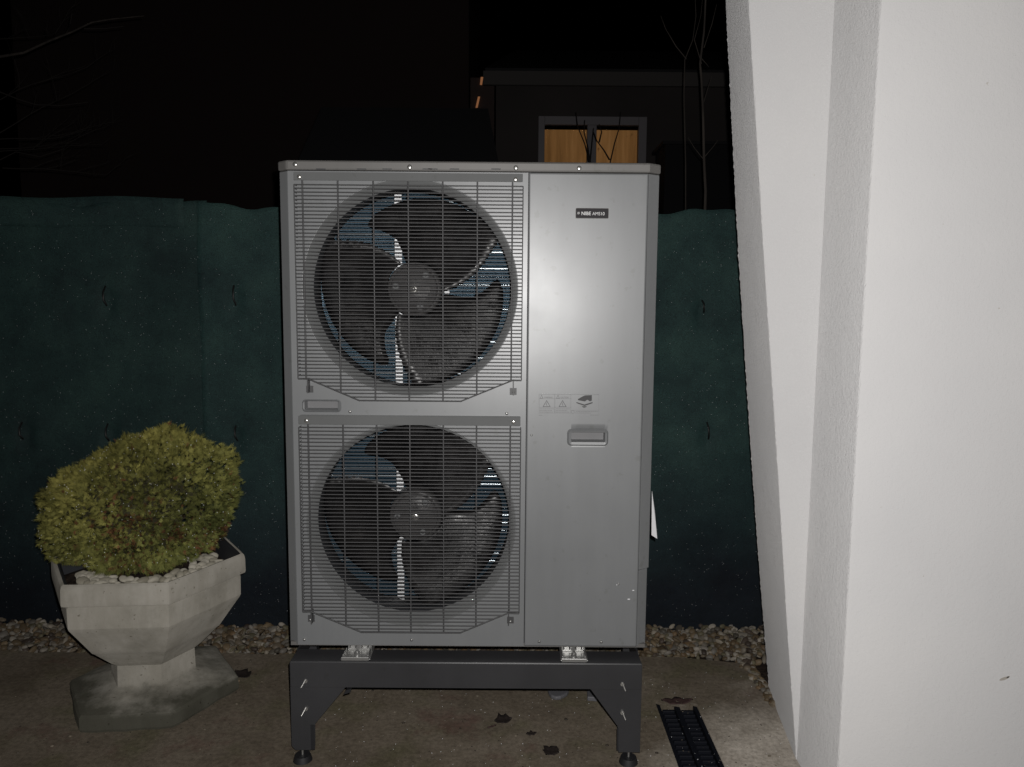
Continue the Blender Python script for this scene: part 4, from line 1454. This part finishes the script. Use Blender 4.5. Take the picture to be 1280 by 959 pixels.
def tree(name, base, hgt, r, label, parts, cat='tree', bark='bark'):
    t_ = thing(name, base, label, cat)
    for i, (pts_, rr, r2) in enumerate(parts):
        MB().tube(pts_, rr, 7, r2=r2).build('trunk' if i == 0 else 'branch', M[bark], t_)
    return t_


b0 = at(882, 240, 3.9)
tp = [(b0.x, 3.9, 0), (b0.x, 3.9, b0.z)] + [tuple(at(x, y, 3.9)) for x, y in ((880, 200), (879, 150), (877, 100), (875, 80), (880, 40), (882, 0), (884, -60))]
t1 = tree('slender_tree', (b0.x, 3.9, 0), 3, .01, 'slender bare tree nearest the white buttress, rising over the fence', [(tp, .008, .004)])
mb = MB()
for pth in ([(877, 80), (868, 50), (876, 20), (878, 0)], [(880, 200), (868, 185), (860, 172)], [(881, 196), (892, 183), (897, 176)], [(874, 70), (883, 80), (886, 84)], [(879, 130), (885, 110), (890, 95)], [(880, 60), (890, 30), (896, 5)]):
    MB().tube([tuple(at(x, y, 3.9)) for x, y in pth], .0028, 5, r2=.001).build('branch', M['bark'], t1)
tp = [tuple(at(x, y, 4.2)) for x, y in ((857, 300), (857, 205), (856, 160), (855, 120), (856, 75), (866, 50), (870, 20), (868, -20))]
t2 = tree('thin_sapling', (at(857, 300, 4.2).x, 4.2, 0), 3, .01, 'thin bare sapling left of the slender tree, forked near the top', [([(tp[0][0], 4.2, 0)] + tp, .0045, .002)])
MB().tube([tuple(at(x, y, 4.2)) for x, y in ((858, 74), (845, 58), (832, 36), (826, 20))], .0032, 5, r2=.0015).build('branch', M['bark'], t2)
# twigs standing before the glowing window
ws = thing('window_bush', (at(750, 300, 6.5).x, 6.5, 0), 'thin bare bush whose twigs cross the glowing window as black lines', 'bush')
mb = MB()
for pth in ([(738, 330), (737, 205), (731, 180), (722, 158), (720, 140)], [(738, 210), (735, 185), (730, 165), (731, 150)], [(764, 330), (763, 202), (768, 180), (774, 160), (776, 140)], [(762, 200), (755, 188), (746, 176), (742, 165)], [(749, 178), (752, 165), (749, 155)], [(740, 300), (738, 200), (742, 160)]):
    MB().tube([tuple(at(x, y, 6.5)) for x, y in pth], .0075, 5, r2=.0035).build('stem', M['twig'], ws)
# tree at the upper left with faint limbs
lt = thing('bare_tree', (at(-150, 400, 4.6).x, 4.6, 0), 'bare tree reaching in from the upper left with one long pale limb', 'tree')
bx0 = at(-150, 400, 4.6).x
MB().tube([(bx0, 4.6, -.05), (bx0 + .03, 4.6, 1.2), (bx0 - .02, 4.6, 2.2), (bx0 + .05, 4.6, 3.6)], .06, 9, r2=.035).build('trunk', M['bark'], lt)
MB().tube([tuple(at(x, y, 4.6)) for x, y in ((-150, 95), (-60, 80), (0, 71), (30, 66), (60, 52), (90, 40), (115, 28), (140, 24), (180, 20))], .010, 6, r2=.003).build('limb', M['bark'], lt)
mb = MB()
mb.tube([tuple(at(x, y, 4.6)) for x, y in ((105, 36), (130, 36), (155, 33))], .004, 5, r2=.002)
mb.tube([tuple(at(x, y, 4.6)) for x, y in ((82, 44), (88, 30), (90, 17))], .004, 5, r2=.002)
mb.tube([tuple(at(x, y, 4.6)) for x, y in ((-150, 130), (0, 115), (25, 125), (45, 131), (75, 132), (110, 128))], .005, 5, r2=.002)
mb.tube([tuple(at(x, y, 4.6)) for x, y in ((-150, 220), (0, 200), (20, 190), (50, 196), (80, 186))], .004, 5, r2=.002)
for s in range(7):
    rs = random.Random(s)
    branch(mb, at(-30 + 35 * rs.random(), 30 + 190 * rs.random(), 4.8), (1, rs.uniform(-.2, .2), rs.uniform(-.2, .8)), .6, .004, 2, .5, s + 3)
mb.build('twigs', M['twig'], lt)['kind'] = 'stuff'
